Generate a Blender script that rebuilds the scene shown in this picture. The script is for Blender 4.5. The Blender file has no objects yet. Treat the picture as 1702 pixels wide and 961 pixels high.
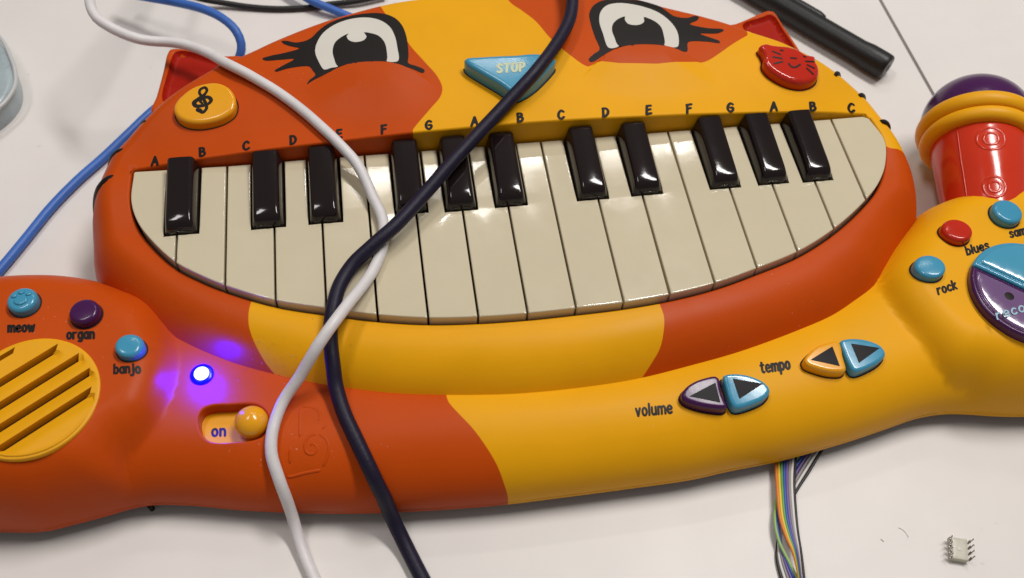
import bpy, math, random
import numpy as np
from mathutils import Matrix, Vector
from mathutils.geometry import delaunay_2d_cdt

random.seed(4)
MM = 0.001
C = bpy.context.scene.collection
SC = bpy.context.scene

# ------------------------------------------------------------------ camera
F = 1600.0
CAMP = np.array([64.7, -276.2, 358.4])            # millimetres, table top is z = 0
def _rot(r):
    a = np.linalg.norm(r); k = r / a
    K_ = np.array([[0, -k[2], k[1]], [k[2], 0, -k[0]], [-k[1], k[0], 0]])
    return np.eye(3) + math.sin(a) * K_ + (1 - math.cos(a)) * K_ @ K_
RC = _rot(np.array([-0.5755, 0.0893, 0.1270]))    # rows: right, up, back
cam_d = bpy.data.cameras.new('camera')
cam = bpy.data.objects.new('camera', cam_d); C.objects.link(cam)
cam_d.sensor_width = 36.0; cam_d.lens = 36.0 * F / 1702.0
cam_d.clip_start = 0.02; cam_d.clip_end = 20.0
m = Matrix([[RC[0][i], RC[1][i], RC[2][i]] for i in range(3)]).to_4x4()
m.translation = Vector(CAMP * MM)
cam.matrix_world = m
SC.camera = cam
cam_d.dof.use_dof = True
cam_d.dof.focus_distance = 0.385
cam_d.dof.aperture_fstop = 14.0

def proj(p):
    q = RC @ (np.asarray(p, float) - CAMP)
    return 851 + F * q[0] / -q[2], 480.5 - F * q[1] / -q[2]
def ray(px, py):
    return np.array([(px - 851) / F, -(py - 480.5) / F, -1.0]) @ RC
def W(px, py, z=0.0):
    """where the sight line through a point of the photograph meets the level z (mm)"""
    d = ray(px, py); t = (z - CAMP[2]) / d[2]
    p = CAMP + d * t
    return np.array([p[0], p[1]])

# ------------------------------------------------------------------ light
w = bpy.data.worlds.new('World'); SC.world = w; w.use_nodes = True
bg = w.node_tree.nodes['Background']
bg.inputs[0].default_value = (1.0, 0.95, 0.92, 1); bg.inputs[1].default_value = 0.155
def lamp(name, loc, target, sx, sy, power, col, ang=0):
    l = bpy.data.lights.new(name, 'AREA'); l.shape = 'RECTANGLE'; l.size = sx; l.size_y = sy
    l.energy = power; l.color = col
    o = bpy.data.objects.new(name, l); C.objects.link(o)
    o.location = loc
    d = Vector(target) - Vector(loc)
    o.rotation_euler = (d.to_track_quat('-Z', 'Y').to_matrix() @ Matrix.Rotation(ang, 3, 'Z')).to_euler()
    return o
def mirror_lamp(name, px, py, dist, sx, sy, power, col, ang=0):
    """a ceiling tube that stands where a glossy key at this spot mirrors it"""
    d = ray(px, py); d = d / np.linalg.norm(d)
    p = np.array([*W(px, py, 45), 45.0])
    r = np.array([d[0], d[1], -d[2]])
    q = (p + r * dist) * MM
    return lamp(name, tuple(q), tuple(p * MM), sx, sy, power, col, ang)
def mirrored(px, py, dist):
    d = ray(px, py); d = d / np.linalg.norm(d)
    return (np.array([*W(px, py, 45), 45.0]) + np.array([d[0], d[1], -d[2]]) * dist) * MM
def tube_lamp(pa, pb, dist, width, power):
    """a long ceiling tube whose mirror image runs over the keys from pa to pb"""
    a, b = mirrored(*pa, dist), mirrored(*pb, dist)
    l = bpy.data.lights.new('ceiling_tube_lamp', 'AREA'); l.shape = 'RECTANGLE'
    l.size = float(np.linalg.norm(b - a)); l.size_y = width; l.energy = power; l.color = (1.0, 0.965, 0.93)
    o = bpy.data.objects.new('ceiling_tube_lamp', l); C.objects.link(o)
    c = (a + b) / 2; x = (b - a) / np.linalg.norm(b - a)
    z = c - np.array([0.15, 0, 0.045]); z /= np.linalg.norm(z); z = z - x * (z @ x); z /= np.linalg.norm(z)
    y = np.cross(z, x)
    mw = Matrix([[x[k], y[k], z[k]] for k in range(3)]).to_4x4(); mw.translation = Vector(c); o.matrix_world = mw
tube_lamp((585, 300), (905, 262), 1900, 0.035, 1.7)
tube_lamp((985, 252), (1165, 236), 1900, 0.035, 0.8)
lamp('ceiling_panel_lamp', (0.78, 0.37, 1.75), (0.15, 0, 0), 0.9, 0.22, 22.0, (1.0, 0.965, 0.935))
lamp('ceiling_panel_lamp', (-0.45, 0.30, 1.75), (0.15, 0, 0), 0.6, 0.20, 6.0, (1.0, 0.965, 0.935))

SC.view_settings.view_transform = 'Standard'
SC.view_settings.look = 'None'
SC.view_settings.exposure = 0.08
SC.view_settings.gamma = 1.0
SC.view_settings.use_curve_mapping = False
SC.cycles.max_bounces = 6
SC.cycles.use_denoising = True

# ------------------------------------------------------------------ materials
def mat(name, col, rough=0.5, spec=0.5, coat=0.0, noise=0.0, bump=0.0, bscale=300, metal=0.0, emit=None, estr=0, sss=0.0):
    mm = bpy.data.materials.new(name); mm.use_nodes = True
    n = mm.node_tree.nodes; l = mm.node_tree.links
    b = n['Principled BSDF']
    b.inputs['Base Color'].default_value = (*col, 1)
    b.inputs['Roughness'].default_value = rough
    b.inputs['Specular IOR Level'].default_value = spec
    b.inputs['Metallic'].default_value = metal
    b.inputs['Coat Weight'].default_value = coat
    b.inputs['Coat Roughness'].default_value = 0.08
    if sss:
        b.inputs['Subsurface Weight'].default_value = sss
        b.inputs['Subsurface Radius'].default_value = (1, .6, .3)
        b.inputs['Subsurface Scale'].default_value = 0.0012
    if emit:
        b.inputs['Emission Color'].default_value = (*emit, 1); b.inputs['Emission Strength'].default_value = estr
    tc = n.new('ShaderNodeTexCoord')
    if noise:
        t = n.new('ShaderNodeTexNoise'); t.inputs['Scale'].default_value = 38; t.inputs['Detail'].default_value = 6
        t.inputs['Roughness'].default_value = 0.65
        l.new(tc.outputs['Object'], t.inputs['Vector'])
        mr = n.new('ShaderNodeMapRange'); mr.inputs[1].default_value = 0.3; mr.inputs[2].default_value = 0.7
        mr.inputs[3].default_value = 1 - noise; mr.inputs[4].default_value = 1 + noise * 0.4
        l.new(t.outputs['Fac'], mr.inputs[0])
        mx = n.new('ShaderNodeVectorMath'); mx.operation = 'SCALE'
        mx.inputs[0].default_value = col
        l.new(mr.outputs[0], mx.inputs['Scale']); l.new(mx.outputs[0], b.inputs['Base Color'])
        m2 = n.new('ShaderNodeMapRange'); m2.inputs[1].default_value = 0.35; m2.inputs[2].default_value = 0.65
        m2.inputs[3].default_value = max(0.03, rough - 0.03); m2.inputs[4].default_value = min(1, rough + 0.05)
        l.new(t.outputs['Fac'], m2.inputs[0]); l.new(m2.outputs[0], b.inputs['Roughness'])
    if bump:
        t2 = n.new('ShaderNodeTexNoise'); t2.inputs['Scale'].default_value = bscale; t2.inputs['Detail'].default_value = 3
        l.new(tc.outputs['Object'], t2.inputs['Vector'])
        bp = n.new('ShaderNodeBump'); bp.inputs['Strength'].default_value = bump; bp.inputs['Distance'].default_value = 0.001
        l.new(t2.outputs['Fac'], bp.inputs['Height']); l.new(bp.outputs[0], b.inputs['Normal'])
    return mm
ORANGE = (0.54, 0.069, 0.003); YELLOW = (0.82, 0.382, 0.005)
def shell_mat():
    mm = mat('two_colour_plastic', ORANGE, 0.42, 0.12, bump=0.06, bscale=2600)
    n = mm.node_tree.nodes; l = mm.node_tree.links; b = n['Principled BSDF']
    at = n.new('ShaderNodeAttribute'); at.attribute_name = 'paint'
    g = n.new('ShaderNodeMapRange'); g.inputs[1].default_value = -0.12; g.inputs[2].default_value = 0.12
    l.new(at.outputs['Fac'], g.inputs[0])
    tc = n.new('ShaderNodeTexCoord')
    t = n.new('ShaderNodeTexNoise'); t.inputs['Scale'].default_value = 22; t.inputs['Detail'].default_value = 5
    l.new(tc.outputs['Object'], t.inputs['Vector'])
    mx = n.new('ShaderNodeMix'); mx.data_type = 'RGBA'
    mx.inputs[6].default_value = (*ORANGE, 1); mx.inputs[7].default_value = (*YELLOW, 1)
    l.new(g.outputs[0], mx.inputs[0])
    mr = n.new('ShaderNodeMapRange'); mr.inputs[1].default_value = 0.3; mr.inputs[2].default_value = 0.7
    mr.inputs[3].default_value = 0.93; mr.inputs[4].default_value = 1.03
    l.new(t.outputs['Fac'], mr.inputs[0])
    sc = n.new('ShaderNodeVectorMath'); sc.operation = 'SCALE'
    l.new(mx.outputs[2], sc.inputs[0]); l.new(mr.outputs[0], sc.inputs['Scale'])
    # fine dust and wear
    t3 = n.new('ShaderNodeTexNoise'); t3.inputs['Scale'].default_value = 900; t3.inputs['Detail'].default_value = 2
    l.new(tc.outputs['Object'], t3.inputs['Vector'])
    t4 = n.new('ShaderNodeTexNoise'); t4.inputs['Scale'].default_value = 30; t4.inputs['Detail'].default_value = 3
    l.new(tc.outputs['Object'], t4.inputs['Vector'])
    r3 = n.new('ShaderNodeMapRange'); r3.inputs[1].default_value = 0.71; r3.inputs[2].default_value = 0.76
    l.new(t3.outputs['Fac'], r3.inputs[0])
    r4 = n.new('ShaderNodeMapRange'); r4.inputs[1].default_value = 0.5; r4.inputs[2].default_value = 0.65; r4.inputs[4].default_value = 0.35
    l.new(t4.outputs['Fac'], r4.inputs[0])
    dm_ = n.new('ShaderNodeMath'); dm_.operation = 'MULTIPLY'; l.new(r3.outputs[0], dm_.inputs[0]); l.new(r4.outputs[0], dm_.inputs[1])
    du = n.new('ShaderNodeMix'); du.data_type = 'RGBA'; du.inputs[7].default_value = (0.62, 0.55, 0.45, 1)
    l.new(dm_.outputs[0], du.inputs[0]); l.new(sc.outputs[0], du.inputs[6])
    l.new(du.outputs[2], b.inputs['Base Color'])
    m2 = n.new('ShaderNodeMapRange'); m2.inputs[1].default_value = 0.35; m2.inputs[2].default_value = 0.65
    m2.inputs[3].default_value = 0.36; m2.inputs[4].default_value = 0.47
    l.new(t.outputs['Fac'], m2.inputs[0]); l.new(m2.outputs[0], b.inputs['Roughness'])
    return mm
M = {
 'shell': shell_mat(),
 'orange': mat('orange_plastic', ORANGE, 0.42, 0.12, noise=0.05),
 'yellow': mat('yellow_plastic', YELLOW, 0.42, 0.25, noise=0.05),
 'yellow_gloss': mat('glossy_yellow_plastic', (0.84, 0.37, 0.010), 0.17, 0.5, noise=0.04, bump=0.03, bscale=150),
 'ear_red': mat('red_ear_plastic', (0.36, 0.012, 0.004), 0.45, 0.12, noise=0.05),
 'red_gloss': mat('glossy_red_plastic', (0.52, 0.022, 0.008), 0.12, 0.5, noise=0.04, bump=0.04, bscale=120),
 'mic_red': mat('glossy_red_orange_plastic', (0.62, 0.036, 0.010), 0.14, 0.5, noise=0.05, bump=0.05, bscale=80),
 'teal': mat('glossy_teal_plastic', (0.055, 0.30, 0.47), 0.16, 0.5, noise=0.04, bump=0.05, bscale=140),
 'purple': mat('glossy_purple_plastic', (0.060, 0.010, 0.075), 0.22, 0.35, noise=0.04, bump=0.05, bscale=140),
 'dial_teal': mat('clear_covered_teal', (0.06, 0.33, 0.50), 0.2, 0.5, coat=1.0, noise=0.05, bump=0.5, bscale=55),
 'dial_purple': mat('clear_covered_purple', (0.17, 0.09, 0.22), 0.2, 0.5, coat=1.0, noise=0.05, bump=0.8, bscale=60),
 'key_white': mat('cream_key_plastic', (0.625, 0.55, 0.39), 0.08, 0.5, noise=0.03, bump=0.07, bscale=32),
 'key_black': mat('black_key_plastic', (0.012, 0.007, 0.007), 0.10, 0.45, bump=0.05, bscale=120),
 'ink': mat('black_print', (0.010, 0.007, 0.006), 0.45, 0.2, noise=0.05),
 'ink_gloss': mat('black_gloss_print', (0.006, 0.005, 0.006), 0.42, 0.12),
 'eye_white': mat('white_print', (0.66, 0.63, 0.56), 0.42, 0.35, noise=0.03),
 'pale_print': mat('pale_print', (0.62, 0.66, 0.42), 0.45, 0.3, noise=0.1),
 'blue_print': mat('pale_blue_print', (0.33, 0.52, 0.62), 0.4, 0.3),
 'brown_dark': mat('dark_key_bed', (0.05, 0.016, 0.008), 0.7, 0.2, noise=0.1),
 'white_cable': mat('white_cable_jacket', (0.74, 0.71, 0.71), 0.38, 0.4, noise=0.14, bump=0.12, bscale=420),
 'navy_cable': mat('navy_cable_jacket', (0.012, 0.009, 0.026), 0.48, 0.25, noise=0.12, bump=0.15, bscale=700),
 'blue_cable': mat('blue_cable_jacket', (0.045, 0.15, 0.52), 0.42, 0.4, noise=0.15, bump=0.12, bscale=420),
 'black_cable': mat('black_cable_jacket', (0.012, 0.011, 0.011), 0.5, 0.4, noise=0.1),
 'black_rod': mat('black_rod_plastic', (0.010, 0.010, 0.009), 0.42, 0.4, noise=0.15, bump=0.1, bscale=900),
 'rod_end': mat('grey_end_plug', (0.10, 0.10, 0.10), 0.4, 0.5, noise=0.1),
 'chip': mat('milky_plastic', (0.58, 0.56, 0.47), 0.4, 0.4, noise=0.05, sss=0.3),
 'metal': mat('tinned_metal', (0.36, 0.34, 0.31), 0.35, 0.5, metal=1.0, noise=0.1),
 'grey_blue': mat('pale_blue_container_plastic', (0.36, 0.43, 0.45), 0.25, 0.5, noise=0.35),
 'rim_grey': mat('frosted_plastic_rim', (0.55, 0.56, 0.55), 0.3, 0.5, noise=0.08),
 'led': mat('blue_led_glow', (0.2, 0.3, 1.0), 0.3, 0.5, emit=(0.012, 0.014, 1.0), estr=110),
 'led_halo': mat('blue_led_halo', (0.0, 0.0, 0.5), 0.25, 0.5, emit=(0.0, 0.0, 1.0), estr=5),  # self-glowing blue that stands in for the bloom round the LED
 'rubber': mat('black_rubber', (0.01, 0.01, 0.01), 0.7, 0.3),
 'under': mat('dark_gap', (0.10, 0.09, 0.08), 0.9, 0.1),
}

# ------------------------------------------------------------------ 2D / mesh helpers (all in mm)
def spline(pts, step=2.0, closed=True):
    P = np.array(pts, float); n = len(P); out = []
    rng = n if closed else n - 1
    for i in range(rng):
        if closed:
            p0, p1, p2, p3 = P[(i - 1) % n], P[i], P[(i + 1) % n], P[(i + 2) % n]
        else:
            p1, p2 = P[i], P[i + 1]
            p0 = P[i - 1] if i > 0 else 2 * p1 - p2
            p3 = P[i + 2] if i + 2 < n else 2 * p2 - p1
        # centripetal Catmull-Rom
        t0 = 0; t1 = t0 + max(1e-6, np.linalg.norm(p1 - p0)) ** .5
        t2 = t1 + max(1e-6, np.linalg.norm(p2 - p1)) ** .5; t3 = t2 + max(1e-6, np.linalg.norm(p3 - p2)) ** .5
        k = max(1, int(round(np.linalg.norm(p2 - p1) / step)))
        for j in range(k):
            t = t1 + (t2 - t1) * j / k
            A1 = (t1 - t) / (t1 - t0) * p0 + (t - t0) / (t1 - t0) * p1
            A2 = (t2 - t) / (t2 - t1) * p1 + (t - t1) / (t2 - t1) * p2
            A3 = (t3 - t) / (t3 - t2) * p2 + (t - t2) / (t3 - t2) * p3
            B1 = (t2 - t) / (t2 - t0) * A1 + (t - t0) / (t2 - t0) * A2
            B2 = (t3 - t) / (t3 - t1) * A2 + (t - t1) / (t3 - t1) * A3
            out.append((t2 - t) / (t2 - t1) * B1 + (t - t1) / (t2 - t1) * B2)
    if not closed: out.append(P[-1])
    return np.array(out)
def lin(pts, step=2.0, closed=True):
    P = np.array(pts, float); out = []
    n = len(P)
    for i in range(n if closed else n - 1):
        a, b = P[i], P[(i + 1) % n]
        k = max(1, int(round(np.linalg.norm(b - a) / step)))
        for j in range(k): out.append(a + (b - a) * j / k)
    if not closed: out.append(P[-1])
    return np.array(out)
def ccw(P):
    x, y = P[:, 0], P[:, 1]
    a = np.sum(x * np.roll(y, -1) - np.roll(x, -1) * y)
    return P if a > 0 else P[::-1]
def normals(P, closed=True):
    d = np.roll(P, -1, 0) - np.roll(P, 1, 0)
    d /= np.linalg.norm(d, axis=1)[:, None] + 1e-9
    return np.stack([-d[:, 1], d[:, 0]], 1)          # points inward for ccw
def outset(P, r):
    P = ccw(P); return P - normals(P) * (r if np.isscalar(r) else r[:, None])
def dist(X, P, closed=True):
    X = np.atleast_2d(X); A = P; B = np.roll(P, -1, 0)
    if not closed: A, B = P[:-1], P[1:]
    D = B - A; L = (D ** 2).sum(1) + 1e-12
    out = np.empty(len(X))
    for i in range(0, len(X), 4000):
        x = X[i:i + 4000]
        v = x[:, None, :] - A[None]
        t = np.clip((v * D[None]).sum(2) / L[None], 0, 1)
        e = v - t[..., None] * D[None]
        out[i:i + 4000] = np.sqrt((e ** 2).sum(2).min(1))
    return out
def inside(X, P):
    X = np.atleast_2d(X); A = P; B = np.roll(P, -1, 0)
    out = np.zeros(len(X), bool)
    for i in range(0, len(X), 4000):
        x = X[i:i + 4000, 0][:, None]; y = X[i:i + 4000, 1][:, None]
        c = (A[None, :, 1] > y) != (B[None, :, 1] > y)
        den = (B[:, 1] - A[:, 1]); den = np.where(np.abs(den) < 1e-12, 1e-12, den)
        xi = A[None, :, 0] + (y - A[None, :, 1]) * ((B[:, 0] - A[:, 0]) / den)[None]
        out[i:i + 4000] = ((c & (x < xi)).sum(1) % 2) == 1
    return out
def sdist(X, P):
    return dist(X, P) * np.where(inside(X, P), 1, -1)
def sm(t):
    t = np.clip(t, 0, 1); return t * t * (3 - 2 * t)
def prof(u):
    u = np.clip(u, 0, 1); return np.sqrt(np.maximum(0, 1 - (1 - u) ** 2))
def circle(c, r, n=48, ry=None, a=0):
    t = np.linspace(0, 2 * math.pi, n, endpoint=False)
    x = r * np.cos(t); y = (ry or r) * np.sin(t)
    return np.stack([c[0] + x * math.cos(a) - y * math.sin(a), c[1] + x * math.sin(a) + y * math.cos(a)], 1)

ROOTS = {}
def finish(o, material, parent, smooth=True):
    if material is not None: o.data.materials.append(material)
    if smooth:
        o.data.polygons.foreach_set('use_smooth', [True] * len(o.data.polygons))
    C.objects.link(o)
    if parent is not None:
        o.parent = parent
        off = Vector((0, 0, 0)); p = parent
        while p is not None:
            off += p.location; p = p.parent
        o.location = -off
    return o
def mesh_obj(name, V, Fc, material, parent=None, smooth=True, attr=None, sharp=None):
    me = bpy.data.meshes.new(name)
    me.from_pydata([tuple(v) for v in (np.asarray(V, float) * MM)], [], [tuple(int(i) for i in f) for f in Fc])
    if attr is not None:
        a = me.attributes.new('paint', 'FLOAT', 'POINT'); a.data.foreach_set('value', np.asarray(attr, float))
    me.update()
    o = bpy.data.objects.new(name, me)
    finish(o, material, parent, smooth)
    if sharp: me.set_sharp_from_angle(angle=sharp)
    return o
def thing(name, label, cat, loc=(0, 0, 0), group=None):
    o = bpy.data.objects.new(name, None); C.objects.link(o)
    o.location = Vector(loc) * MM; o.empty_display_size = 0.02
    o['label'] = label; o['category'] = cat
    if group: o['group'] = group
    return o
def tag(o, label=None, cat=None, kind=None, group=None):
    if label: o['label'] = label
    if cat: o['category'] = cat
    if kind: o['kind'] = kind
    if group: o['group'] = group
    return o

def region(outer, holes=(), grid=3.0, rings=(), hrings=(), extra=None):
    """triangulate the area inside outer and outside holes; returns xy, triangles, loops of vertex ids"""
    outer = ccw(np.asarray(outer, float)); holes = [ccw(np.asarray(h, float)) for h in holes]
    pts = [outer] + holes
    cand = []
    def mitre(P):
        e = np.roll(P, -1, 0) - P; e /= np.linalg.norm(e, axis=1)[:, None] + 1e-9
        n2 = np.stack([-e[:, 1], e[:, 0]], 1); n1 = np.roll(n2, 1, 0)
        return (n1 + n2) / np.maximum(0.25, 1 + (n1 * n2).sum(1))[:, None]
    mo = mitre(outer)
    if extra is not None and len(extra): cand.append(extra)
    for r in rings:
        q = outer + mo * r
        if len(q):
            ok = inside(q, outer) & (np.abs(dist(q, outer) - r) < 0.06 * r + 0.02)
            cand.append(q[ok])
    for h in holes:
        mh = mitre(h)
        for r in hrings:
            q = h - mh * r
            ok = (np.abs(dist(q, h) - r) < 0.06 * r + 0.02) & inside(q, outer)
            cand.append(q[ok])
    if grid:
        lo = outer.min(0); hi = outer.max(0)
        gx = np.arange(lo[0] + grid / 2, hi[0], grid); gy = np.arange(lo[1] + grid / 2, hi[1], grid * 0.866)
        G = np.array([(x + (grid / 2 if j % 2 else 0), y) for j, y in enumerate(gy) for x in gx])
        if len(G):
            mrg = (max(rings) if len(rings) else 0) + grid * 0.45
            G = G[inside(G, outer)]
            if len(G): G = G[dist(G, outer) > mrg]
            for h in holes:
                if len(G) and len(hrings): G = G[dist(G, h) > max(hrings) + grid * 0.3]
            cand.append(G)
    cand = np.concatenate(cand) if cand else np.zeros((0, 2))
    for h in holes:
        if len(cand):
            k = ~inside(cand, h) & (dist(cand, h) > 0.9 * (min(hrings) if len(hrings) else 0.5))
            cand = cand[k]
    V = np.concatenate(pts + [cand])
    E = []; s = 0
    for p in pts:
        n = len(p); E += [(s + i, s + (i + 1) % n) for i in range(n)]; s += n
    res = delaunay_2d_cdt([Vector(v) for v in V], E, [], 0, 1e-5)
    nv = np.array([(v.x, v.y) for v in res[0]])
    T = np.array([f for f in res[2]], int)
    cen = nv[T].mean(1)
    k = inside(cen, outer)
    for h in holes: k &= ~inside(cen, h)
    T = T[k]
    a, b, c_ = nv[T[:, 0]], nv[T[:, 1]], nv[T[:, 2]]
    area = (b[:, 0] - a[:, 0]) * (c_[:, 1] - a[:, 1]) - (b[:, 1] - a[:, 1]) * (c_[:, 0] - a[:, 0])
    T = np.where((area < 0)[:, None], T[:, ::-1], T)
    le = np.max([np.linalg.norm(a - b, axis=1), np.linalg.norm(b - c_, axis=1), np.linalg.norm(a - c_, axis=1)], axis=0)
    T = T[np.abs(area) / le > 0.012]                 # slivers along straight edges
    return nv, T, [outer] + holes

def solid(name, outer, top, bottom, material, parent=None, R=1.0, holes=(), grid=3.0, hR=0.0, rings=None,
          paint=None, hbottom=None, wall=True, base=False, sharp=None, ratio=1.0):
    """a body whose top follows top(xy), rounded at its rim by radius R, with walls down to bottom"""
    if rings is None:
        rings = [R * (1 - math.cos(t)) for t in (0.35, 0.7, 1.05, 1.35, math.pi / 2)] + [R * 1.3] if R else []
    hr = [hR * (1 - math.cos(t)) for t in (0.5, 1.0, math.pi / 2)] if hR else []
    xy, T, loops = region(outer, holes, grid, [r for r in rings if r > 0.03], [r for r in hr if r > 0.03])
    z = top(xy)
    if R:
        z = z - R * ratio * (1 - prof(dist(xy, loops[0]) / R))
    if hR:
        for h in loops[1:]: z = z - hR * (1 - prof(dist(xy, h) / hR))
    V = [np.column_stack([xy, z])]; Fc = [tuple(t) for t in T]; off = len(xy)
    for li, lp in enumerate(loops):
        if not wall: break
        zt = top(lp)
        if li == 0 and R: zt = zt - R * ratio
        if li > 0 and hR: zt = zt - hR
        bz = bottom if li == 0 else (hbottom if hbottom is not None else bottom)
        n = len(lp)
        V.append(np.column_stack([lp, zt])); V.append(np.column_stack([lp, np.full(n, bz)]))
        for i in range(n):
            j = (i + 1) % n
            f = (off + i, off + n + i, off + n + j, off + j) if li == 0 else (off + j, off + n + j, off + n + i, off + i)
            if li == 0: f = (off + i, off + n + i, off + n + j, off + j)
            Fc.append(f)
        if li == 0 and base:
            Fc.append(tuple(off + n + i for i in range(n))[::-1])
        off += 2 * n
    V = np.concatenate(V)
    at = paint(V[:, :2]) if paint is not None else None
    return mesh_obj(name, V, Fc, material, parent, attr=at, sharp=sharp)

def set_normals(o, f, n_top, loops_n, xy, eps=0.06):
    """shade a shell with the slope of the surface it follows; walls get their outward side normals"""
    X = xy[:n_top]
    gx = (f(X + [eps, 0]) - f(X - [eps, 0])) / (2 * eps); gy = (f(X + [0, eps]) - f(X - [0, eps])) / (2 * eps)
    N = np.column_stack([-gx, -gy, np.ones(n_top)]); N /= np.linalg.norm(N, axis=1)[:, None]
    parts = [N]
    for P, sgn in loops_n:
        q = normals(P) * sgn; q = np.column_stack([q, np.zeros(len(q))])
        parts += [q, q]
    N = np.concatenate(parts)
    o.data.normals_split_custom_set_from_vertices([tuple(v) for v in N])

def drape(name, outer, surf, off, material, parent, grid=2.5):
    xy, T, lp = region(outer, (), grid)
    z = surf(xy) + off
    return mesh_obj(name, np.column_stack([xy, z]), T, material, parent)

def tube_geo(P, r, seg=12, cap=True):
    P = np.asarray(P, float); n = len(P)
    r = np.full(n, r) if np.isscalar(r) else np.asarray(r)
    t = np.gradient(P, axis=0); t /= np.linalg.norm(t, axis=1)[:, None] + 1e-9
    u = np.cross(t[0], [0.13, 0.21, 1.0]); u /= np.linalg.norm(u)
    V = []
    for i in range(n):
        u = u - t[i] * (u @ t[i]); u /= np.linalg.norm(u); v = np.cross(t[i], u)
        for k in range(seg):
            a = 2 * math.pi * k / seg
            V.append(P[i] + (u * math.cos(a) + v * math.sin(a)) * r[i])
    Fc = []
    for i in range(n - 1):
        for k in range(seg):
            a = i * seg + k; b = i * seg + (k + 1) % seg
            Fc.append((a, b, b + seg, a + seg))
    if cap:
        Fc.append(tuple(range(seg))[::-1]); Fc.append(tuple((n - 1) * seg + k for k in range(seg)))
    return V, Fc
def tube(name, P, r, material, parent=None, seg=12):
    V, Fc = tube_geo(P, r, seg); return mesh_obj(name, V, Fc, material, parent, sharp=0.9)
def lathe(name, prof_pts, origin, axis, material, parent=None, seg=48, smooth=True, sharp=0.7):
    a = np.asarray(axis, float); a /= np.linalg.norm(a)
    u = np.cross(a, [0, 0, 1.0]); u = u / np.linalg.norm(u) if np.linalg.norm(u) > 1e-6 else np.array([1.0, 0, 0]); v = np.cross(a, u)
    V = []; Fc = []
    for (r, h) in prof_pts:
        for k in range(seg):
            t = 2 * math.pi * k / seg
            V.append(np.asarray(origin) + a * h + (u * math.cos(t) + v * math.sin(t)) * max(r, 0.01))
    for i in range(len(prof_pts) - 1):
        for k in range(seg):
            p = i * seg + k; q = i * seg + (k + 1) % seg
            Fc.append((p, q, q + seg, p + seg))
    Fc.append(tuple(range(seg))[::-1]); Fc.append(tuple((len(prof_pts) - 1) * seg + k for k in range(seg)))
    return mesh_obj(name, V, Fc, material, parent, smooth, sharp=sharp)
def box_geo(c, ax, ay, az):
    c = np.asarray(c, float); V = []
    for sz in (-1, 1):
        for sx, sy in ((-1, -1), (1, -1), (1, 1), (-1, 1)):
            V.append(c + ax * sx + ay * sy + az * sz)
    return V, [(3, 2, 1, 0), (4, 5, 6, 7), (0, 1, 5, 4), (1, 2, 6, 5), (2, 3, 7, 6), (3, 0, 4, 7)]

# ------------------------------------------------------------------ table (two boards with a seam)
sa = W(1463, 0, 0); sb = W(1553, 160, 0)
sd_ = (sb - sa) / np.linalg.norm(sb - sa)
sn = np.array([-sd_[1], sd_[0]])
if sn[0] < 0: sn = -sn
a0 = sa - sd_ * 900; a1 = sa + sd_ * 1500
def table_mat():
    mm = mat('white_laminate', (0.76, 0.725, 0.69), 0.42, 0.35)
    n = mm.node_tree.nodes; l = mm.node_tree.links; b = n['Principled BSDF']
    tc = n.new('ShaderNodeTexCoord')
    def nz(scale, det, lo, hi, a, b_):
        t = n.new('ShaderNodeTexNoise'); t.inputs['Scale'].default_value = scale; t.inputs['Detail'].default_value = det
        l.new(tc.outputs['Object'], t.inputs['Vector'])
        r = n.new('ShaderNodeMapRange'); r.inputs[1].default_value = lo; r.inputs[2].default_value = hi
        r.inputs[3].default_value = a; r.inputs[4].default_value = b_
        l.new(t.outputs['Fac'], r.inputs[0]); return r.outputs[0]
    a1_ = nz(7, 3, .3, .7, .95, 1.03); a2_ = nz(160, 2, .20, .27, .86, 1.0); a3_ = nz(60, 6, .3, .7, .985, 1.01)
    m1 = n.new('ShaderNodeMath'); m1.operation = 'MULTIPLY'; l.new(a1_, m1.inputs[0]); l.new(a2_, m1.inputs[1])
    m2 = n.new('ShaderNodeMath'); m2.operation = 'MULTIPLY'; l.new(m1.outputs[0], m2.inputs[0]); l.new(a3_, m2.inputs[1])
    s = n.new('ShaderNodeVectorMath'); s.operation = 'SCALE'; s.inputs[0].default_value = (0.76, 0.725, 0.69)
    l.new(m2.outputs[0], s.inputs['Scale']); l.new(s.outputs[0], b.inputs['Base Color'])
    l.new(nz(9, 4, .3, .7, .36, .5), b.inputs['Roughness'])
    return mm
TM = table_mat()
gap = 1.0
def board(name, P):
    P = np.asarray(P); n = len(P)
    P = ccw(P)
    V = np.concatenate([np.column_stack([P, np.zeros(n)]), np.column_stack([P, np.full(n, -18.0)])])
    Fc = [tuple(range(n)), tuple(range(2 * n - 1, n - 1, -1))] + [(i, n + i, n + (i + 1) % n, (i + 1) % n) for i in range(n)]
    o = mesh_obj(name, V, Fc, TM, None, smooth=False)
    return tag(o, kind='structure')
board('table', [a0 - sn * gap, a1 - sn * gap, a1 - sn * 1400, a0 - sn * 1400])
board('table', [a0 + sn * gap, a1 + sn * gap, a1 + sn * 1200, a0 + sn * 1200])
V, Fc = box_geo(((a0 + a1)[0] / 2, (a0 + a1)[1] / 2, -14.0), np.array([*sd_, 0]) * 1150, np.array([*sn, 0]) * 6, np.array([0, 0, 2.0]))
tag(mesh_obj('table_seam_floor', V, Fc, M['under'], None, smooth=False), kind='structure')

# ------------------------------------------------------------------ the toy: outlines
K = 19.0
Z0 = 8.0
def Wl(lst, z): return [W(a, b, z) for a, b in lst]

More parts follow.
